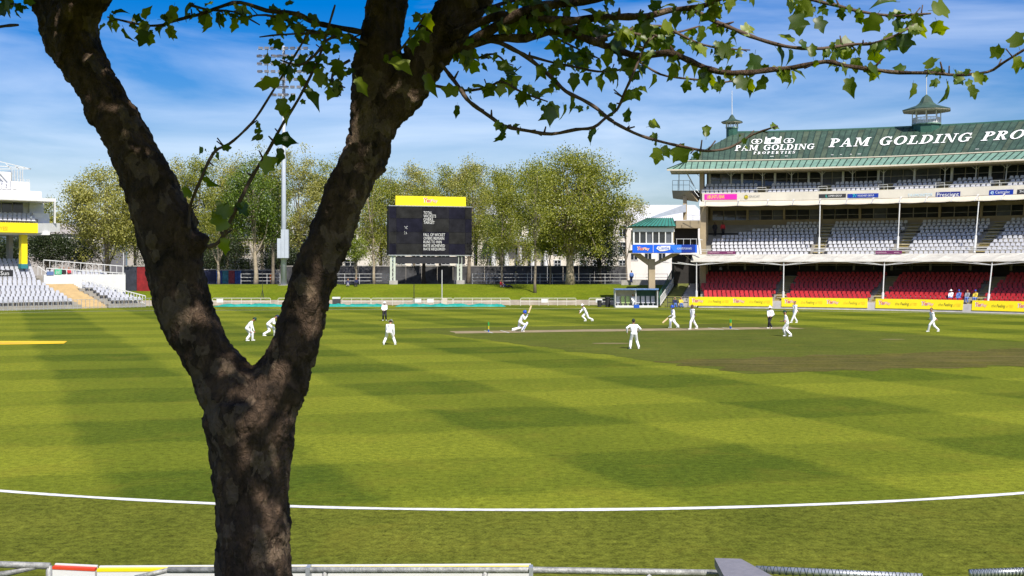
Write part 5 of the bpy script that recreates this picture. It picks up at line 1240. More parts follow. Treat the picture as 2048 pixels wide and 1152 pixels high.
    n = len(body.polygons); ce = np.empty(n * 3, np.float32); body.polygons.foreach_get('center', ce); ce = ce.reshape(-1, 3)
    best = np.full(n, 9e9); idx = np.zeros(n, np.int32)
    for a, b, ra, rb, m_ in caps:
        A, B = np.array(a), np.array(b); d = B - A; L2 = max(d @ d, 1e-9); t = np.clip((ce - A) @ d / L2, 0, 1); dist = np.linalg.norm(ce - (A + t[:, None] * d), axis=1) - (ra + (rb - ra) * t)
        w = dist < best - 1e-4; best[w] = dist[w]; idx[w] = mats.index(m_)
    body.polygons.foreach_set('material_index', idx); body.polygons.foreach_set('use_smooth', [True] * n); body.update()
    # rest the figure on the ground
    zmin = min(v.co.z for v in body.vertices)
    o = bpy.data.objects.new('person', body); COL.objects.link(o); o.location = loc - Vector((0, 0, zmin * s)) + Vector((0, 0, .002)); o.scale = (s, s, s)
    setp(o, label, 'person', group)
    def child(name, mb_, m_, smooth=True):
        k = bpy.data.objects.new(name, mb_.mesh(name, m_, smooth=smooth)); COL.objects.link(k); k.parent = o; return k
    def hl(p): return hc + rr * p[0] + fv * p[1] + hd * p[2]
    if hat in ('cap', 'helmet', 'wide'):
        m_ = MB(); rad = .105 if hat != 'helmet' else .125; ns, nr = 16, 5; vs = []
        for i in range(nr + 1):
            t = math.pi / 2 * i / nr; 
            for j in range(ns): a = 2 * math.pi * j / ns; vs.append(hl((rad * math.cos(t) * math.cos(a), rad * 1.08 * math.cos(t) * math.sin(a), .03 + (rad * 1.36) * math.sin(t) - (.05 if hat == 'helmet' and i == 0 else 0))))
        fs = [(i * ns + j, i * ns + (j + 1) % ns, (i + 1) * ns + (j + 1) % ns, (i + 1) * ns + j) for i in range(nr) for j in range(ns)]
        m_.add(vs, fs)
        if hat in ('cap', 'helmet'):
            q = []
            for j in range(9): a = math.pi * (j / 8); q.append(hl((.1 * math.cos(a), .09 + .1 * math.sin(a), .03))); 
            m_.add(q + [p + hd * .012 for p in q], [tuple(range(9)), tuple(range(17, 8, -1))] + [(j, j + 1, j + 10, j + 9) for j in range(8)])
        else:
            q = []
            for k_ in (.1, .19):
                for j in range(18): a = 2 * math.pi * j / 18; q.append(hl((k_ * math.cos(a), k_ * math.sin(a), .04 - (.02 if k_ > .15 else 0))))
            m_.add(q, [(j, (j + 1) % 18, 18 + (j + 1) % 18, 18 + j) for j in range(18)])
        child({'cap': 'cap', 'helmet': 'helmet', 'wide': 'sun_hat'}[hat], m_, PM[hatm])
        if hat == 'helmet':
            m_ = MB()
            for z in (-.01, -.045, -.08): m_.tube([hl((.1 * math.cos(a), .06 + .1 * math.sin(a), z)) for a in np.linspace(0, math.pi, 9)], .006, 5)
            child('face_guard', m_, GALV)
    if pads:
        for sg, ft, i in ((-1, feet[0], 0), (1, feet[1], 1)):
            hj = hip + r * .092 * sg - tv * .02; kn, an = ik(hj, Vector(ft[:3]) + up * .09, .445, .43, Vector(knee[i]) if knee else f)
            m_ = MB(); pd_ = (an - kn).normalized(); capsule(m_, kn - pd_ * .16 + f * .035, an + f * .04, .085, .065); child('leg_pad', m_, PM['whites'])
            m_ = MB(); m_.bar(kn + r * sg * .085 + f * .03, an + r * sg * .075 + f * .03, .02, .05); child('pad_strap', m_, PM['blue'])
    if number:
        tree = BVHTree.FromPolygons([v.co.copy() for v in body.vertices], [tuple(p.vertices) for p in body.polygons]); a, fs = text_mesh(number, 0, .01); w = a.max(0); hgt = .24
        cb2 = hip + tv * .34; back = -(f - tv * f.dot(tv)).normalized(); rt_ = tv.cross(back).normalized()
        vs = []
        for p in a:
            q = cb2 + rt_ * ((p[0] - w[0] / 2) * hgt * .95) + tv * (p[1] / w[1] - .5) * hgt + back * .5
            h = tree.ray_cast(q, -back); vs.append((h[0] + back * .008) if h[0] is not None else q - back * .33)
        m_ = MB(); m_.add(vs, fs); child('shirt_number', m_, PM['navy'], False)
    return o
FG = 'white-clad players on the field'
AW, TO, LF_, RT = (0, 1), (0, -1), (-1, 0), (1, 0)
# slip fielders, left
person(G(499, 682), 'crouching fielder in dark green cap between the tree limbs, hands on knees', (-.16, 0, .80), (.55, .1, .75), (.95, .3), ((-.12, -.16, 0), (.16, .12, 0)), ((.22, .26, .62), (.16, -.24, .60)), (.75, .1, .7), hat='cap', hatm='green', group=FG, number='5', s=1.03)
person(G(540, 672), 'crouching fielder in navy cap touching the right tree limb', (-.12, 0, .76), (.72, .1, .66), (.97, .25), ((-.36, -.15, 0), (.26, .2, 0)), ((.52, .2, .72), (.50, -.14, .74)), (.8, .1, .6), hat='cap', hatm='navy', group=FG, number='0', s=1.08)
person(G(769, 641.5), 'umpire in white hat and black trousers at square leg, facing camera', (0, 0, .90), (0, .03, 1), (.1, -1), ((.14, .05, 0, .3, -1, 0), (-.13, 0, 0, -.3, -1, 0)), ((.12, -.24, .98), (-.12, -.26, .96)), trous='black', hat='wide', hatm='whitehat', s=.97)
person(G(779, 690), 'fielder with number 67 and white sun hat, back to camera, hands on knees', (-.02, .0, .80), (.05, .62, .78), (.0, 1), ((-.34, .02, 0, -.3, 1, 0), (.33, .05, 0, .3, 1, 0)), ((-.23, .34, .60), (.24, .34, .60)), (.1, .5, .8), hat='wide', hatm='whitehat', group=FG, number='67', s=1.02)
bat1 = person(G(1040, 663.5), 'batsman in blue helmet lunging forward at the left wicket', (.0, 0, .70), (.42, .05, .85), (1, -.1), ((-.50, .10, .03, 1, 0, 0), (.16, -.10, 0, 1, 0, 0)), ((.50, -.05, 1.12), (.46, -.14, 1.05)), (.45, 0, .85), hat='helmet', hatm='blue', pads=True, gloves='whites', knee=((.7, 0, -.2), (1, 0, .2)), s=1.06)
person(G(1170, 642.5), 'fielder in white hat striding to the left in the distance', (.1, 0, .72), (-.42, .0, .85), (-1, -.15), ((.66, .05, 0, -1, 0, 0), (.05, -.10, 0, -1, 0, 0)), ((-.42, .12, .88), (-.50, -.16, .66)), (-.4, 0, .9), hat='wide', hatm='whitehat', group=FG, s=1.02)
person(G(1268, 698), 'fielder in dark cap seen from behind, feet apart, nearest to camera', (0, 0, .90), (-.03, .10, 1), (-.05, 1), ((-.22, 0, 0, -.4, 1, 0), (.27, .02, 0, .4, 1, 0)), ((-.40, .02, .98), (.30, .26, 1.02)), hat='cap', hatm='green', group=FG, number='1', s=1.0, elbow=((-.6, -.4, -.2), (.6, -.4, -.2)))
bat2 = person(G(1347, 656), 'batsman in blue helmet jogging left with lowered bat', (0, 0, .88), (-.12, .02, 1), (-1, -.25), ((-.22, .08, 0, -1, 0, 0), (.36, -.05, .02, -1, 0, 0)), ((-.26, -.12, .92), (-.12, -.22, 1.08)), hat='helmet', hatm='blue', skin='skin2', pads=True, gloves='whites', s=1.02)
person(G(1385, 659), 'bareheaded bowler walking with bare forearms beside the jogging batsman', (.0, 0, .93), (-.03, .0, 1), (-1, -.5), ((-.18, -.12, 0, -1, -.2, 0), (.34, .12, .03, -1, -.2, 0)), ((-.10, .16, .92), (.18, -.26, .98)), skin='skin2', sleeves=False, group=FG, s=1.07)
person(G(1540, 657), 'umpire in white cap and black trousers standing near the right wicket', (0, 0, .90), (.02, .02, 1), (-.6, -.8), ((-.12, -.03, 0, -.8, -.4, 0), (.12, .03, 0, -.2, -.8, 0)), ((.06, -.26, .96), (-.2, -.22, .94)), trous='black', hat='wide', hatm='whitehat', s=1.0)
person(G(1573, 673), 'fielder in dark cap leaning left, knees bent, right of the umpire', (.05, 0, .86), (-.22, .05, 1), (-1, .2), ((-.04, .12, 0, -1, 0, 0), (.24, -.14, .0, -1, 0, 0)), ((-.28, .12, .98), (-.16, -.26, 1.0)), hat='cap', hatm='green', group=FG, s=1.06, sleeves=False)
person(G(1590, 646), 'bareheaded fielder walking left in front of the second yellow board', (0, 0, .92), (-.02, .0, 1), (-.9, -.5), ((-.30, -.05, 0, -1, -.2, 0), (.16, .06, .0, -.8, -.4, 0)), ((-.12, .20, .92), (.20, -.18, .88)), group=FG, s=1.06)
person(G(1866, 664), 'fielder walking left at the far right of the field', (.0, 0, .87), (-.18, .0, 1), (-1, -.2), ((-.30, .08, 0, -1, 0, 0), (.36, -.06, .02, -.8, -.4, 0)), ((-.18, .18, .92), (.22, -.14, .86)), group=FG, s=1.04)
# bats
def bat(h, d, label):
    h, d = Vector(h), Vector(d).normalized(); r_ = empty('cricket_bat', h, label, 'bat'); m_ = MB(); m_.tube([h - d * .12, h + d * .2], .017, 8); m_.build('handle', BLACKP, r_); m_ = MB(); m_.bar(h + d * .2, h + d * .78, .108, .04, up=(0, 1, 0)); m_.build('blade', M('willow', (.62, .46, .26), .6, .15, 6.0), r_)
l2 = G(1347, 656); bat(l2 + Vector((-.30, -.14, .92)), (-.72, -.1, -.62), 'wooden bat held low by the jogging batsman')
l1 = G(1040, 663.5); bat(l1 + Vector((.56, -.12, 1.2)), (.35, .1, .95), 'wooden bat raised by the lunging batsman')

# seated / standing spectators
def seated(loc, label, face, shirt, trous, hat=None, hatm='navy', s=1.0, group=None, back=.05, skin='skin', seat=.45):
    f = Vector((face[0], face[1], 0)).normalized(); r = Vector((f.y, -f.x, 0)); hp = Vector((0, 0, seat + .1))
    kf = f * .42
    person(loc, label, hp, Vector((0, 0, 1)) - f * back, face, (tuple(kf - r * .14), tuple(kf + r * .14)), (tuple(f * .36 - r * .14 + Vector((0, 0, seat + .18))), tuple(f * .36 + r * .14 + Vector((0, 0, seat + .18)))), shirt=shirt, trous=trous, hat=hat, hatm=hatm, vox=.03, group=group, shoe='darkshoe', s=s, skin=skin)
def bankpt(px, D): z = float(np.interp(D - ebase(X(px, D)), [q[0] for q in prof], [q[1] for q in prof])); return Vector((X(px, D), D, z))
SG = 'spectators sitting on the grass bank'
seated(bankpt(696, 150.5), 'spectator in dark clothes on the bank, left of a pair', (.1, -1), 'navy', 'grey', seat=.12, group=SG)
seated(bankpt(713, 150.2), 'spectator in dark clothes on the bank, right of a pair', (-.1, -1), 'navy', 'black', seat=.30, group=SG)
seated(bankpt(1002, 149.5), 'spectator in brown-red top sitting on the bank under slim tree', (.9, -.4), 'redcloth', 'grey', seat=.1, group=SG)
o = person(bankpt(1013, 149.4), 'spectator in dark clothes lying back on the bank', (0, 0, .14), (-.75, 0, .5), (.9, -.3), ((.7, -.1, .0), (.75, .15, 0)), ((-.5, -.3, .05), (-.5, .3, .05)), shirt='navy', trous='black', vox=.03, shoe='darkshoe', group=SG)
person(P(1263, 566, 152.3) * 1.0, 'man in pale blue shirt standing by the low wall', (0, 0, .9), (0, 0, 1), (-.2, 1), ((-.1, 0, 0), (.1, 0, 0)), ((-.25, .05, .85), (.25, .05, .85)), shirt='bluecloth', trous='navy', vox=.03, shoe='darkshoe')
person(Vector((X(543, 160.5), 160.5, 2.24)), 'worker in orange overalls standing between two trunks', (0, 0, .9), (0, 0, 1), (0, -1), ((.1, 0, 0), (-.1, 0, 0)), ((.25, -.05, .85), (-.25, -.05, .85)), shirt='orange', trous='orange', vox=.03, shoe='darkshoe')
for k, (px, r_, i, sh, ht, lab) in enumerate(((1902, 62.4, 1, 'whites', 'whitehat', 'spectator in white leaning among red seats, leftmost of four'), (1918, 62.4, 1, 'bluecloth', 'blue', 'spectator in blue hat among red seats, second of four'), (1935, 62.4, 1, 'grey', None, 'bareheaded spectator in grey among red seats, third of four'), (1951, 62.4, 1, 'yellowc', 'blue', 'spectator in yellow top among red seats, rightmost of four'))):
    rr_ = r_ + i * .85 - .1; zz = .7 + i * .27; t = TH(px, rr_, zz); seated(SP(t, rr_, zz), lab, (-math.sin(t), -math.cos(t)), sh, 'bluecloth', 'wide' if ht == 'whitehat' else ('cap' if ht else None), ht or 'navy', seat=.42, group='spectators in the red seats')
for px, v, sh, lab in ((107, vp + 1.0, 'grey', 'spectator in grey, leftmost behind the white parapet'), (118, vp + 1.9, 'navy', 'spectator in navy, second behind the white parapet'), (127, vp + 1.9, 'black', 'spectator in black, third behind the white parapet'), (137, vp + 1.9, 'redcloth', 'spectator in red top behind the white parapet')):
    seated(LS(lu(px, v), v - .1, 3.1 + (v - vp - 1) * .31), lab, (-LV.x, -LV.y), sh, 'black', seat=.42, group='spectators in the left stand')
for px, sh, lab in ((1350, 'navy', 'person in dark kit sitting by the boundary, left of pair'), (1362, 'yellowc', 'person in yellow bib sitting by the boundary, right of pair')):
    seated(Vector((X(px, 128.2), 128.2, 0)), lab, (0, -1), sh, 'bluecloth', seat=.3, group='substitutes by the boundary')
seated(Vector((X(1266, 129.2), 129.2, .22)), 'player in whites sitting inside the dugout', (.2, -1), 'whites', 'whites', seat=.4)
for px, lab in ((1286, 'left figure'), (1327, 'standing right figure')):
    person(P(px, 489, 130.6), 'dark silhouette in the commentary box, ' + lab, (0, 0, .9), (0, 0, 1), (0, -1), ((.1, 0, 0), (-.1, 0, 0)), ((.25, -.15, .95), (-.25, -.15, .95)), shirt='black', trous='black', vox=.03, shoe='darkshoe', skin='skin2', s=.75 if px < 1300 else 1.0)
for px, lab in ((1430, 'left of two'), (1446, 'right of two')):
    t = TH(px, 72.2, 9.0); p = SP(t, 72.0, 8.65); person(p, 'spectator in dark clothes standing at the back of the middle tier, ' + lab, (0, 0, .9), (0, 0, 1), (0, -1), ((.1, 0, 0), (-.1, 0, 0)), ((.25, -.05, .85), (-.25, -.05, .85)), shirt='redcloth' if px > 1440 else 'black', trous='black', vox=.03, shoe='darkshoe', skin='skin2')
# ================================================================ FENCE IN FRONT OF THE CAMERA
Df = 13.4
fr_ = empty('pipe_railing', (X(600, Df), Df, 0), 'weathered galvanised pipe railing along the bottom of the picture', 'railing')
OLDG = M('weathered_galvanised', (.34, .34, .32), .6, .5, 9.0, .5, 40, metal=.3)
def fp(px, py, D=Df): return P(px, py, D)
for pts, r_ in (([fp(-60, 1127), fp(100, 1132)], .04), ([fp(336, 1140), fp(1058, 1140), fp(1300, 1144), fp(1440, 1146)], .04), ([fp(-60, 1156), fp(20, 1146), fp(84, 1130)], .035), ([fp(270, 1156), fp(300, 1149), fp(342, 1139)], .032)):
    mb = MB(); mb.tube(pts, r_, 12); mb.build('rail', OLDG, fr_, smooth=True)
for px, py in ((98, 1131), (650, 1142), (970, 1141), (1298, 1144)):
    a = fp(px, py); mb = MB(); mb.tube([Vector((a.x, a.y, -.05)), a], .036, 10); mb.build('post', OLDG, fr_, smooth=True)
for px in (617, 1062):
    a = fp(px, 1134); mb = MB(); mb.box((a.x, a.y, a.z - .15), (.05, .14, .32)); mb.build('clamp', GALV, fr_)
def near_board(px0, px1, py0, py1, top, label):
    D = Df + .32; a, b = P(px0, py0, D), P(px1, py1, D); r = empty('advertising_board', (a.x, D, 0), label, 'advertising board', 'board backs along the front railing'); t = .035
    mb = MB(); mb.hexa([(a.x, D - t, .02), (b.x, D - t, .02), (b.x, D + t, .02), (a.x, D + t, .02)], [(a.x, D - t, a.z - .05), (b.x, D - t, b.z - .05), (b.x, D + t, b.z - .05), (a.x, D + t, a.z - .05)]); mb.build('back_panel', WHITE, r)
    mb = MB(); u = Vector((0, 0, .032)); q = [Vector((a.x, D - t - .006, a.z - .048)), Vector((b.x, D - t - .006, b.z - .048)), Vector((b.x, D + t, b.z - .048)), Vector((a.x, D + t, a.z - .048))]; mb.hexa(q, [p + u for p in q]); mb.build('top_edge', top, r)
    mb = MB(); q = [Vector((a.x, D + t + .004, a.z - .04)), Vector((b.x, D + t + .004, b.z - .04)), Vector((b.x, D + t + .04, b.z - .04)), Vector((a.x, D + t + .04, a.z - .04))]; mb.hexa(q, [p + u * 1.2 for p in q]); mb.build('front_lip', WHITE, r)
near_board(107, 192, 1129, 1133, RED, 'board with red top edge at bottom left behind the railing')
near_board(196, 1062, 1134, 1130, YEL, 'long board with yellow top edge at the bottom behind the railing')
NETM = M('black_netting', (.03, .05, .05), .8, .2, 5.0)
for a, b, lab in ((fp(1512, 1139, 13.2), fp(1845, 1155, 12.6), 'net-wrapped pipe right of the grey beam'), (fp(1940, 1147, 12.6), fp(2110, 1141, 12.6), 'net-wrapped pipe in the bottom right corner')):
    r = empty('netted_pipe', a, lab, 'pipe'); mb = MB(); mb.tube([a, b], .045, 12); mb.build('pipe', M('shiny_pipe', (.55, .57, .58), .35, .2, 6.0, metal=.6), r, smooth=True)
    d = (b - a).normalized(); x = d.orthogonal().normalized(); y = d.cross(x); L = (b - a).length; mb = MB()
    for sg in (1, -1):
        mb.tube([a + d * L * i / 200 + (x * math.cos(sg * i * .75) + y * math.sin(sg * i * .75)) * .049 for i in range(201)], .004, 4)
    mb.build('netting', NETM, r)
    mb = MB(); mb.tube([Vector((a.x + .06, a.y, -.05)), a + d * .06], .04, 10); mb.build('post', OLDG, r)
mb = MB(); zt = 1.30
def gz(px, py): D = (CH - zt) * F / (py - HZ); return Vector(((px - 1024) / F * D, D, zt))
q = [gz(1452, 1160), gz(1560, 1160), gz(1482, 1117.5), gz(1429, 1116)]
mb.hexa([p - Vector((0, 0, .10)) for p in q], q); bm_ = mb.build('steel_beam', M('grey_box_steel', (.20, .19, .20), .5, .15, 12.0, .15, 60)); setp(bm_, 'flat grey steel beam end jutting up at the bottom edge', 'beam')
pz = gz(1480, 1125); mb = MB(); mb.box((pz.x, pz.y, .59), (.12, .12, 1.2)); mb.build('post', OLDG, bm_)

# ================================================================ FOREGROUND PLANE TREE
DT = 6.6
def bark_mat():
    m = bpy.data.materials.new('flaking_plane_bark'); m.use_nodes = True; n, l = m.node_tree.nodes, m.node_tree.links; b = n['Principled BSDF']; b.inputs['Roughness'].default_value = .88; b.inputs['Specular IOR Level'].default_value = .2
    tc_ = n.new('ShaderNodeTexCoord'); mp_ = n.new('ShaderNodeMapping'); mp_.inputs['Scale'].default_value = (1, 1, .62); l.new(tc_.outputs['Object'], mp_.inputs['Vector'])
    def nz(s, d, dist=0.0, r_=.6):
        t = n.new('ShaderNodeTexNoise'); t.inputs['Scale'].default_value = s; t.inputs['Detail'].default_value = d; t.inputs['Distortion'].default_value = dist; t.inputs['Roughness'].default_value = r_; l.new(mp_.outputs['Vector'], t.inputs['Vector']); return t.outputs['Fac']
    base = n.new('ShaderNodeValToRGB'); e = base.color_ramp.elements; e[0].position = .32; e[0].color = (.020, .015, .011, 1); e[1].position = .72; e[1].color = (.19, .122, .08, 1); l.new(nz(9, 8, .6, .7), base.inputs['Fac'])
    patch = n.new('ShaderNodeValToRGB'); e = patch.color_ramp.elements; e[0].position = .37; e[0].color = (0, 0, 0, 1); e[1].position = .40; e[1].color = (.42, .42, .42, 1); 
    dv = n.new('ShaderNodeMixRGB'); dv.inputs['Fac'].default_value = .12; l.new(mp_.outputs['Vector'], dv.inputs['Color1']); dn = n.new('ShaderNodeTexNoise'); dn.inputs['Scale'].default_value = 11; dn.inputs['Detail'].default_value = 6; l.new(mp_.outputs['Vector'], dn.inputs['Vector']); l.new(dn.outputs['Color'], dv.inputs['Color2'])
    vf = n.new('ShaderNodeTexVoronoi'); vf.inputs['Scale'].default_value = 14; l.new(dv.outputs['Color'], vf.inputs['Vector']); sv = n.new('ShaderNodeSeparateColor'); l.new(vf.outputs['Color'], sv.inputs['Color'])
    pm = n.new('ShaderNodeMath'); pm.operation = 'MULTIPLY'; l.new(sv.outputs[0], pm.inputs[0]); l.new(nz(4, 5, .5), pm.inputs[1]); l.new(pm.outputs[0], patch.inputs['Fac'])
    pc = n.new('ShaderNodeValToRGB'); e = pc.color_ramp.elements; e[0].color = (.17, .13, .08, 1); e[1].color = (.48, .34, .23, 1); l.new(nz(14, 4), pc.inputs['Fac'])
    mx = n.new('ShaderNodeMixRGB'); l.new(patch.outputs['Color'], mx.inputs['Fac']); l.new(base.outputs['Color'], mx.inputs['Color1']); l.new(pc.outputs['Color'], mx.inputs['Color2'])
    l.new(mx.outputs['Color'], b.inputs['Base Color'])
    vo = n.new('ShaderNodeMath'); vo.operation = 'ABSOLUTE'; vs_ = n.new('ShaderNodeMath'); vs_.operation = 'SUBTRACT'; l.new(nz(17, 5, 1.5, .6), vs_.inputs[0]); vs_.inputs[1].default_value = .5; l.new(vs_.outputs[0], vo.inputs[0])
    mm = n.new('ShaderNodeMath'); mm.operation = 'MINIMUM'; l.new(vo.outputs[0], mm.inputs[0]); mm.inputs[1].default_value = .09
    ad = n.new('ShaderNodeMath'); ad.operation = 'ADD'; l.new(nz(30, 8, .4, .7), ad.inputs[0]); 
    m3 = n.new('ShaderNodeMath'); m3.operation = 'MULTIPLY'; l.new(mm.outputs[0], m3.inputs[0]); m3.inputs[1].default_value = 3.0; l.new(m3.outputs[0], ad.inputs[1])
    bp = n.new('ShaderNodeBump'); bp.inputs['Strength'].default_value = 1.0; bp.inputs['Distance'].default_value = .04; l.new(ad.outputs[0], bp.inputs['Height']); l.new(bp.outputs['Normal'], b.inputs['Normal'])
    return m
PBARK = bark_mat()
tb = P(508, 1590, DT); tree = empty('plane_tree', tb, 'dark forked plane tree close to the camera with spring leaves', 'tree')
def trk(spec, n=22):
    pts = [P(a[0], a[1], DT + (a[3] if len(a) > 3 else 0)) for a in spec]; rad = [a[2] * DT / F for a in spec]; out, orad = [], []
    for i in range(len(pts) - 1):
        a, b, c, d = pts[max(i - 1, 0)], pts[i], pts[i + 1], pts[min(i + 2, len(pts) - 1)]
        for j in range(4):
            t = j / 4; out.append(.5 * ((2 * b) + (c - a) * t + (2 * a - 5 * b + 4 * c - d) * t * t + (3 * b - a - 3 * c + d) * t ** 3)); orad.append(rad[i] + (rad[i + 1] - rad[i]) * t)
    out.append(pts[-1]); orad.append(rad[-1]); mb.tube(out, orad, n)
mb = MB()
trk([(508, 1640, 130), (508, 1540, 100), (508, 1400, 82), (507, 1260, 76), (506, 1152, 74), (503, 1000, 71), (500, 900, 80), (498, 840, 92), (497, 800, 84)])
trk([(497, 850, 70), (470, 795, 70), (422, 722, 51), (383, 650, 53), (358, 585, 55), (346, 520, 59), (333, 450, 60), (308, 395, 53), (272, 320, 47), (240, 250, 44), (196, 180, 43), (156, 110, 47), (139, 50, 57, .05), (112, -20, 50, .1), (70, -110, 42, .2), (20, -260, 36, .4)])
trk([(140, 50, 50), (172, -10, 44, -.1), (205, -90, 38, -.3), (240, -240, 32, -.6)])
trk([(497, 850, 66), (530, 800, 68), (577, 728, 50), (605, 640, 46), (636, 540, 43), (667, 450, 42), (706, 360, 44), (738, 290, 45), (745, 220, 43), (752, 130, 44), (768, 40, 41), (785, -60, 38, .1), (800, -240, 33, .3)])
trk([(728, 310, 40), (760, 245, 40), (805, 185, 40), (850, 115, 42), (893, 55, 45), (935, 0, 42), (985, -80, 36, -.1), (1060, -230, 30, -.3)])
trk([(372, 500, 40), (398, 488, 30), (412, 492, 20)]); trk([(350, 470, 45), (375, 462, 26), (380, 452, 12)])
me = mb.mesh('trunk_tmp', PBARK); tmp = bpy.data.objects.new('trunk_tmp', me); COL.objects.link(tmp)
md = tmp.modifiers.new('remesh', 'REMESH'); md.mode = 'VOXEL'; md.voxel_size = .011
sm = tmp.modifiers.new('smooth', 'SMOOTH'); sm.factor = .5; sm.iterations = 4
dgx = bpy.context.evaluated_depsgraph_get(); tm = bpy.data.meshes.new_from_object(tmp.evaluated_get(dgx)); bpy.data.objects.remove(tmp)
nv = len(tm.vertices); co = np.empty(nv * 3, np.float32); tm.vertices.foreach_get('co', co); co = co.reshape(-1, 3); no = np.empty(nv * 3, np.float32); tm.vertices.foreach_get('normal', no); no = no.reshape(-1, 3)
disp = np.array([-.008 + .020 * noise.noise((p[0] * 5, p[1] * 5, p[2] * 3.5)) + .013 * noise.noise((p[0] * 14, p[1] * 14, p[2] * 9)) + .016 * abs(noise.noise((p[0] * 27, p[1] * 27, p[2] * 16))) + .006 * noise.noise((p[0] * 60, p[1] * 60, p[2] * 40)) + (.010 if noise.noise((p[0] * 15 + 9, p[1] * 15, p[2] * 9)) > .10 else 0) for p in co.tolist()], np.float32)
tm.vertices.foreach_set('co', (co + no * disp[:, None] - np.array(tb, np.float32)).ravel()); tm.materials.clear(); tm.materials.append(PBARK)
tm.polygons.foreach_set('use_smooth', [True] * len(tm.polygons)); tm.update(); inst('trunk', tm, tree, tb)
# branches and twigs: photo polyline, start/end radius in photo pixels, depth drift, leaves per 100 px
TWIG = M('brown_twig_bark', (.10, .065, .045), .8, .4, 20.0, .3, 60)
BR_ = [
 ([(905, 90), (926, 95), (995, 52), (1052, 23), (1095, 11), (1166, 3), (1240, -14)], 13, 7, -.3, 9),
 ([(900, 75), (980, 37), (1038, 32), (1080, 37), (1138, 42), (1181, 37), (1238, 34), (1295, 32), (1338, 21), (1400, 14), (1440, -3), (1500, -30)], 10, 4, -.6, 13),
 ([(880, 110), (932, 92), (995, 76), (1052, 77), (1085, 66), (1124, 63), (1166, 75), (1210, 92), (1252, 106), (1281, 113), (1337, 106), (1369, 117), (1409, 135), (1449, 145), (1500, 145), (1543, 139), (1586, 135), (1651, 123), (1689, 131), (1745, 139), (1798, 145), (1871, 146), (1912, 150), (1975, 144), (2007, 125), (2060, 92)], 9, 2, -.9, 6),
 ([(1300, 30), (1372, 17), (1429, 43), (1457, 54), (1500, 72), (1543, 86), (1586, 95), (1644, 97), (1701, 89), (1737, 88), (1766, 81), (1798, 67), (1829, 49)], 5, 2, -.5, 6),
 ([(1500, -40), (1580, -14), (1641, 4), (1678, 12), (1720, 23), (1779, 31), (1829, 29), (1862, 27)], 4, 2, -.2, 8),
 ([(940, 80), (966, 80), (1000, 86), (1029, 100), (1058, 117), (1103, 155), (1132, 183), (1166, 200), (1195, 218), (1218, 238), (1241, 252), (1281, 271), (1333, 286), (1375, 295), (1415, 302), (1460, 295), (1506, 269), (1555, 252)], 5, 1.8, -.7, 2.5),
 ([(880, 125), (894, 143), (914, 169), (934, 198), (954, 215), (983, 235), (1009, 252), (1058, 262), (1103, 268), (1152, 259), (1187, 255), (1212, 235), (1235, 218), (1250, 183), (1261, 160), (1278, 120), (1287, 97), (1298, 77)], 4.5, 2, -.5, 1.6),
 ([(1058, 112), (1109, 126), (1155, 135), (1195, 143), (1238, 140), (1290, 118)], 3, 1.6, -.2, 10),
 ([(1278, 123), (1304, 140), (1333, 152), (1400, 160), (1443, 165), (1500, 155)], 2.6, 1.6, -.2, 4),
 ([(872, 172), (929, 181), (975, 175), (1003, 163), (1035, 180), (1062, 192), (1095, 203)], 3, 1.6, -.3, 7),
 ([(915, 112), (955, 116), (990, 108), (1020, 135), (1028, 150)], 3, 1.5, .3, 7),
 ([(1100, 60), (1160, 52), (1230, 60), (1300, 72), (1350, 66), (1400, 52)], 4, 2, .3, 12),
 ([(1180, 82), (1250, 62), (1320, 52), (1390, 84), (1440, 96), (1500, 100)], 4, 1.6, .5, 9),
 ([(950, 30), (1010, 5), (1080, -10)], 6, 3, .4, 14), ([(1020, 28), (1100, 70), (1160, 100), (1200, 118)], 3, 1.5, .4, 10),
 ([(722, 64), (662, 52), (626, 44), (597, 29), (566, 25), (532, 21), (480, 5), (440, 14), (403, 28), (347, 42), (326, 50), (285, 50), (215, 34)], 6, 2, -.2, 6),
 ([(700, 72), (610, 60), (579, 43), (532, 30), (490, 34)], 4, 1.8, .2, 9),
 ([(640, 66), (563, 69), (519, 74)], 2.5, 1.5, 0, 4),
 ([(416, 494), (440, 482), (460, 443), (485, 391), (505, 352), (537, 300), (566, 247), (597, 198), (636, 120), (655, 60), (670, 10)], 4.5, 2.2, -.2, 1.2),
 ([(378, 458), (379, 422), (385, 399), (399, 365), (427, 306), (458, 288), (486, 264), (512, 235), (542, 188), (590, 110), (620, 60)], 3.5, 2, -.15, 1.2),
 ([(735, 90), (690, 70), (655, 80), (630, 110), (600, 130), (560, 120)], 4, 1.6, -.2, 12),
 ([(700, 120), (670, 140), (665, 165), (690, 175)], 3, 1.5, -.25, 12),
 ([(770, 110), (800, 100), (830, 60), (850, 30)], 3, 1.5, -.3, 10),
 ([(380, 10), (420, 20), (470, 24), (520, 50)], 3, 1.5, .2, 9),
 ([(-40, 60), (10, 52), (36, 50)], 3.5, 3, 0, 0), ([(-30, -20), (10, 5), (40, 8)], 2.5, 1.5, 0, 10)]
LEAFPOS = []; rl = random.Random(11)
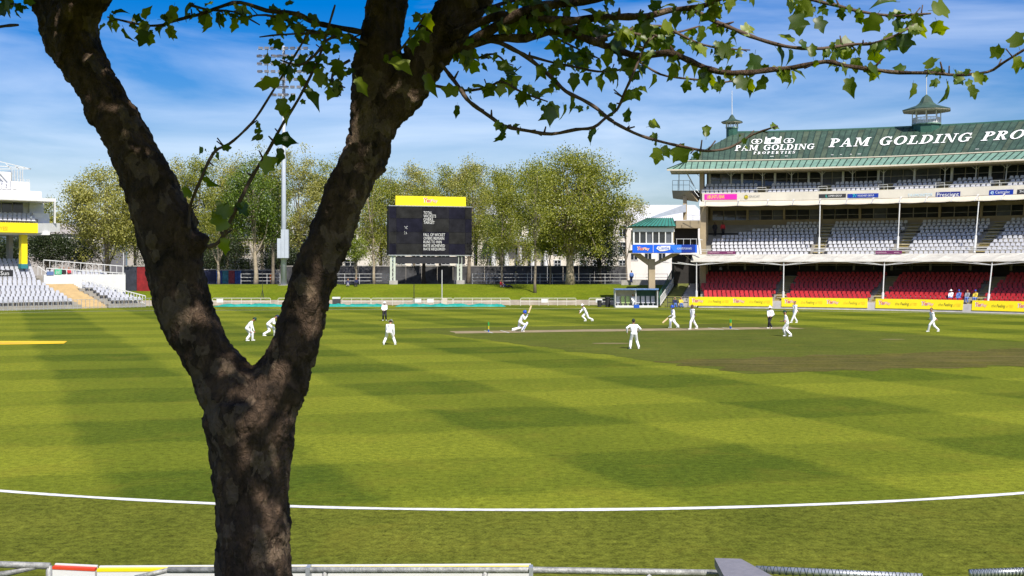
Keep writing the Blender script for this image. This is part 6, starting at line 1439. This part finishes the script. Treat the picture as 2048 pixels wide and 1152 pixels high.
for pts, r0, r1, drift, dens in BR_:
    k = len(pts); P3 = []; 
    for i, (px, py) in enumerate(pts):
        t = i / (k - 1); P3.append(P(px, py, DT - .12 + drift * t + .05 * math.sin(i * 1.7)))
    sm_ = []; rad = []
    for i in range(k - 1):
        a, b, c, d = P3[max(i - 1, 0)], P3[i], P3[i + 1], P3[min(i + 2, k - 1)]
        for j in range(3):
            t = j / 3; sm_.append(.5 * ((2 * b) + (c - a) * t + (2 * a - 5 * b + 4 * c - d) * t * t + (3 * b - a - 3 * c + d) * t ** 3)); g = (i + t) / (k - 1); rad.append((r0 + (r1 - r0) * g) * DT / F * (1.0 + .12 * math.sin(i * 5.1 + j * 2.3)))
    sm_.append(P3[-1]); rad.append(r1 * DT / F * .8)
    mb = MB(); mb.tube(sm_, rad, 7)
    # buds and short spurs
    for q in range(int(k * .8)):
        i = rl.randrange(1, len(sm_) - 1); a = sm_[i]; e = a + Vector((rl.uniform(-.05, .05), rl.uniform(-.04, .04), rl.uniform(-.03, .06))); mb.tube([a, a.lerp(e, .6), e], [rad[i] * .7, rad[i] * .5, .004], 5)
    mb.build('branch', TWIG if r0 < 6 else PBARK, tree, smooth=True)
    Lpx = sum(math.dist(pts[i], pts[i + 1]) for i in range(k - 1)); nl = int(Lpx / 100 * dens * .72)
    for q in range(nl):
        g = rl.uniform(.12, 1); i = min(len(sm_) - 2, int(g * (len(sm_) - 1))); p = sm_[i].lerp(sm_[i + 1], rl.random())
        s_ = rl.uniform(20, 38) if dens > 5 else rl.uniform(16, 32)
        for f_ in (1, .62, .4)[:rl.choice((1, 2, 3, 3))]: LEAFPOS.append((p + Vector((rl.gauss(0, .02), rl.gauss(0, .03), rl.gauss(0, .02))), s_ * f_ * rl.uniform(.85, 1.15), None))
# leaves that stand out in the photograph: column, row of the stalk, size, direction of the tip
for px, py, s, a in ((1348, 286, 50, -60), (1322, 290, 44, -110), (1412, 280, 42, 85), (1258, 250, 38, 100), (1292, 255, 42, 20), (1262, 172, 42, -110), (1270, 178, 38, 0), (1700, 150, 48, -95), (1688, 128, 62, 95), (1735, 128, 54, -50), (1510, 100, 62, -95), (1548, 92, 52, -40), (1590, 90, 46, 130), (1578, 145, 38, -80), (1500, 150, 40, -85), (1420, 140, 40, -80), (1855, 22, 62, 10), (1842, 30, 50, -90), (1870, 34, 52, -60), (1760, 20, 56, -120), (1800, 5, 60, 175), (1745, 88, 50, -70), (1772, 90, 46, 5), (1630, 30, 44, -70), (1590, 20, 56, -80), (2040, 100, 48, 100), (2010, 112, 36, 150), (1855, 140, 36, 60), (1815, 142, 34, 150), (1895, 146, 34, 170), (1965, 146, 26, -60), (1345, 118, 46, -85), (1250, 110, 46, -75), (1150, 140, 44, -95), (1190, 148, 40, -60), (1115, 185, 50, 170), (1140, 185, 46, -80), (1125, 205, 40, -70), (1060, 165, 48, -120), (1040, 175, 44, -80), (940, 178, 56, 20), (925, 185, 48, 170), (915, 205, 34, -95), (990, 240, 30, -60), (1028, 150, 50, 140), (1100, 215, 36, -120), (540, 285, 56, 10), (555, 290, 44, -80), (530, 280, 44, 160), (600, 180, 60, -30), (570, 170, 66, 175), (560, 190, 44, -80), (545, 130, 46, 140), (450, 470, 58, 110), (462, 440, 50, 120), (410, 345, 46, -60), (520, 345, 52, 40), (440, 295, 26, 0), (410, 300, 22, 180), (505, 262, 22, 0), (430, 200, 1, 0), (300, 40, 42, -130), (286, 42, 36, 60), (330, 52, 34, -50), (345, 45, 36, -100), (415, 25, 46, -90), (350, 5, 48, -100), (20, -6, 46, -110), (42, 2, 28, 0), (225, 30, 34, 30), (710, 150, 50, -60), (850, 140, 60, -70), (770, 120, 70, -20), (680, 110, 60, -100), (640, 130, 50, -90)):
    if s > 5: LEAFPOS.insert(0, (P(px, py, DT - .35), s * .78, a))
def leaf_mesh(name, fold, droop, narrow, seed, mat):
    rg = random.Random(seed); half = [(.03, 0), (.20, -.03), (.43, .09), (.40, .20), (.36, .33), (.47, .43), (.57, .62), (.40, .63), (.25, .71), (.16, .84), (0, 1)]
    mid = [0, .1, .2, .3, .42, .52, .62, .7, .8, .9, 1]; vs, fs = [], []
    def zz(x, y): return -droop * y * y + fold * abs(x) - .9 * fold * x * x + .03 * math.sin(x * 9 + seed) * y
    for y in mid[:-1]: vs.append((0, y, zz(0, y)))
    for sg in (-1, 1):
        b0 = len(vs)
        for x, y in half: x = x * narrow * rg.uniform(.88, 1.1); y = y * rg.uniform(.95, 1.05); vs.append((sg * x, y, zz(x, y)))
        m = [0, 0, 1, 2, 3, 4, 5, 6, 7, 8, 9]
        for i in range(10):
            a, b = m[i], m[i + 1]
            f1 = (a, b0 + i, b0 + i + 1); fs.append(f1 if sg > 0 else f1[::-1])
            if a != b: f2 = (a, b0 + i + 1, b); fs.append(f2 if sg > 0 else f2[::-1])
    m_ = MB(); m_.add([(x, y + .22, z) for x, y, z in vs], fs); m_.tube([(0, 0, .03), (0, .12, .015), (0, .24, 0)], .012, 4, False)
    return m_.mesh(name, mat, smooth=True)
NEARLEAF = leaf_mat('young_plane_leaf', (.034, .078, .004), (.25, .30, .014), .56, True)
LMS = [leaf_mesh('leaf', .45, .35, .95, 1, NEARLEAF), leaf_mesh('leaf', .5, .4, .9, 2, NEARLEAF), leaf_mesh('leaf', .3, .3, 1.0, 3, NEARLEAF), leaf_mesh('leaf', .9, .5, .7, 4, NEARLEAF), leaf_mesh('leaf', .35, .7, .95, 5, NEARLEAF)]
rest_v, rest_f = [], []; LEAFPOS.sort(key=lambda q: -q[1])
for i, (p, s, ang) in enumerate(LEAFPOS):
    S = s * p.y / F * (1.0 if ang is not None else .95)
    if ang is None: ang = rl.gauss(-80, 60)
    tip = Vector((math.cos(R(ang)), rl.uniform(-.5, .5), math.sin(R(ang)))).normalized()
    nrm = Vector((rl.uniform(-1.1, 1.1), -1, rl.uniform(-.5, 1.4))); nrm = (nrm - tip * nrm.dot(tip)).normalized(); x = tip.cross(nrm)
    wx = rl.uniform(.62, 1.08); mat_ = Matrix((x, tip, nrm)).transposed().to_4x4(); me = LMS[rl.randrange(5)]
    if i < 300:
        o = bpy.data.objects.new('leaf', me); COL.objects.link(o); o.parent = tree; o.matrix_local = Matrix.Translation(p - tb) @ mat_ @ Matrix.Diagonal((S * wx, S, S, 1))
    else:
        T = Matrix.Translation(p - tb) @ mat_ @ Matrix.Diagonal((S * wx, S, S, 1)); b0 = len(rest_v); rest_v += [tuple(T @ v.co) for v in me.vertices]; rest_f += [tuple(b0 + j for j in q.vertices) for q in me.polygons]
print('LEAVES', len(LEAFPOS))
LEAFISL = leaf_mat('crown_plane_leaf', (.045, .095, .006), (.14, .20, .010), .48)
if rest_v:
    m_ = MB(); m_.add(rest_v, rest_f); o = inst('leaf_sprays', m_.mesh('leaf_sprays', LEAFISL, smooth=True), tree, tb); setp(o, kind='stuff')
# rest of the crown, above and behind the frame, shaped to shade the trunk
rg = np.random.default_rng(5); cen = []
SUN_GAPS = [(P(a, b, DT - .2), w) for a, b, w in ((540, 800, .27), (482, 885, .13), (562, 1080, .2), (548, 1000, .10), (402, 600, .15), (628, 590, .16), (640, 500, .1), (702, 215, .17), (845, 165, .17), (185, 60, .16), (275, 255, .1))]     # crown openings cut along sun rays so light dapples the trunk
while len(cen) < 640:
    p = np.array([rg.uniform(-5.0, 1.1), rg.uniform(.2, 6.6), rg.uniform(6.4, 9.6)])
    if p[2] < CH + .245 * max(p[1], 0) + .45: continue
    if ((p[0] + 1.6) / 3.2) ** 2 + ((p[1] - 3.6) / 3.6) ** 2 + ((p[2] - 7.6) / 2.6) ** 2 > 1: continue
    if noise.noise((p[0] * .8, p[1] * .8, p[2] * .8)) < -.3: continue
    if any(((Vector(p) - g) - sdir * (Vector(p) - g).dot(sdir)).length < w for g, w in SUN_GAPS): continue
    cen.append(p)
v, f = leaf_cloud(np.array(cen), 32, .22, .15, rg)
vc = v.reshape(-1, 4, 3).mean(1); gap = np.zeros(len(vc), bool)
for g, w in SUN_GAPS:
    d_ = vc - np.array(g); al = d_ @ np.array(sdir); gap |= np.linalg.norm(d_ - al[:, None] * np.array(sdir), axis=1) < w * .6
keep = ~gap & (v.reshape(-1, 4, 3)[:, :, 2].min(1) > CH + .245 * v.reshape(-1, 4, 3)[:, :, 1].max(1) + .12); v = v.reshape(-1, 4, 3)[keep].reshape(-1, 3); f = np.arange(len(v)).reshape(-1, 4)
o = inst('upper_foliage', numpy_mesh('upper_foliage', v - np.array(tb), f, LEAFISL), tree, tb); setp(o, kind='stuff')
for k in range(26):
    e = Vector(cen[k * 17 % len(cen)]); a = (P(70, -110, DT + .2), P(240, -240, DT - .6), P(800, -240, DT + .3), P(1060, -230, DT - .3))[k % 4]
    m_ = MB(); m1 = a.lerp(e, .5) + Vector((0, 0, .25)); m_.tube([a, m1, e], [.045, .03, .01], 6); m_.build('branch', PBARK, tree, smooth=True)
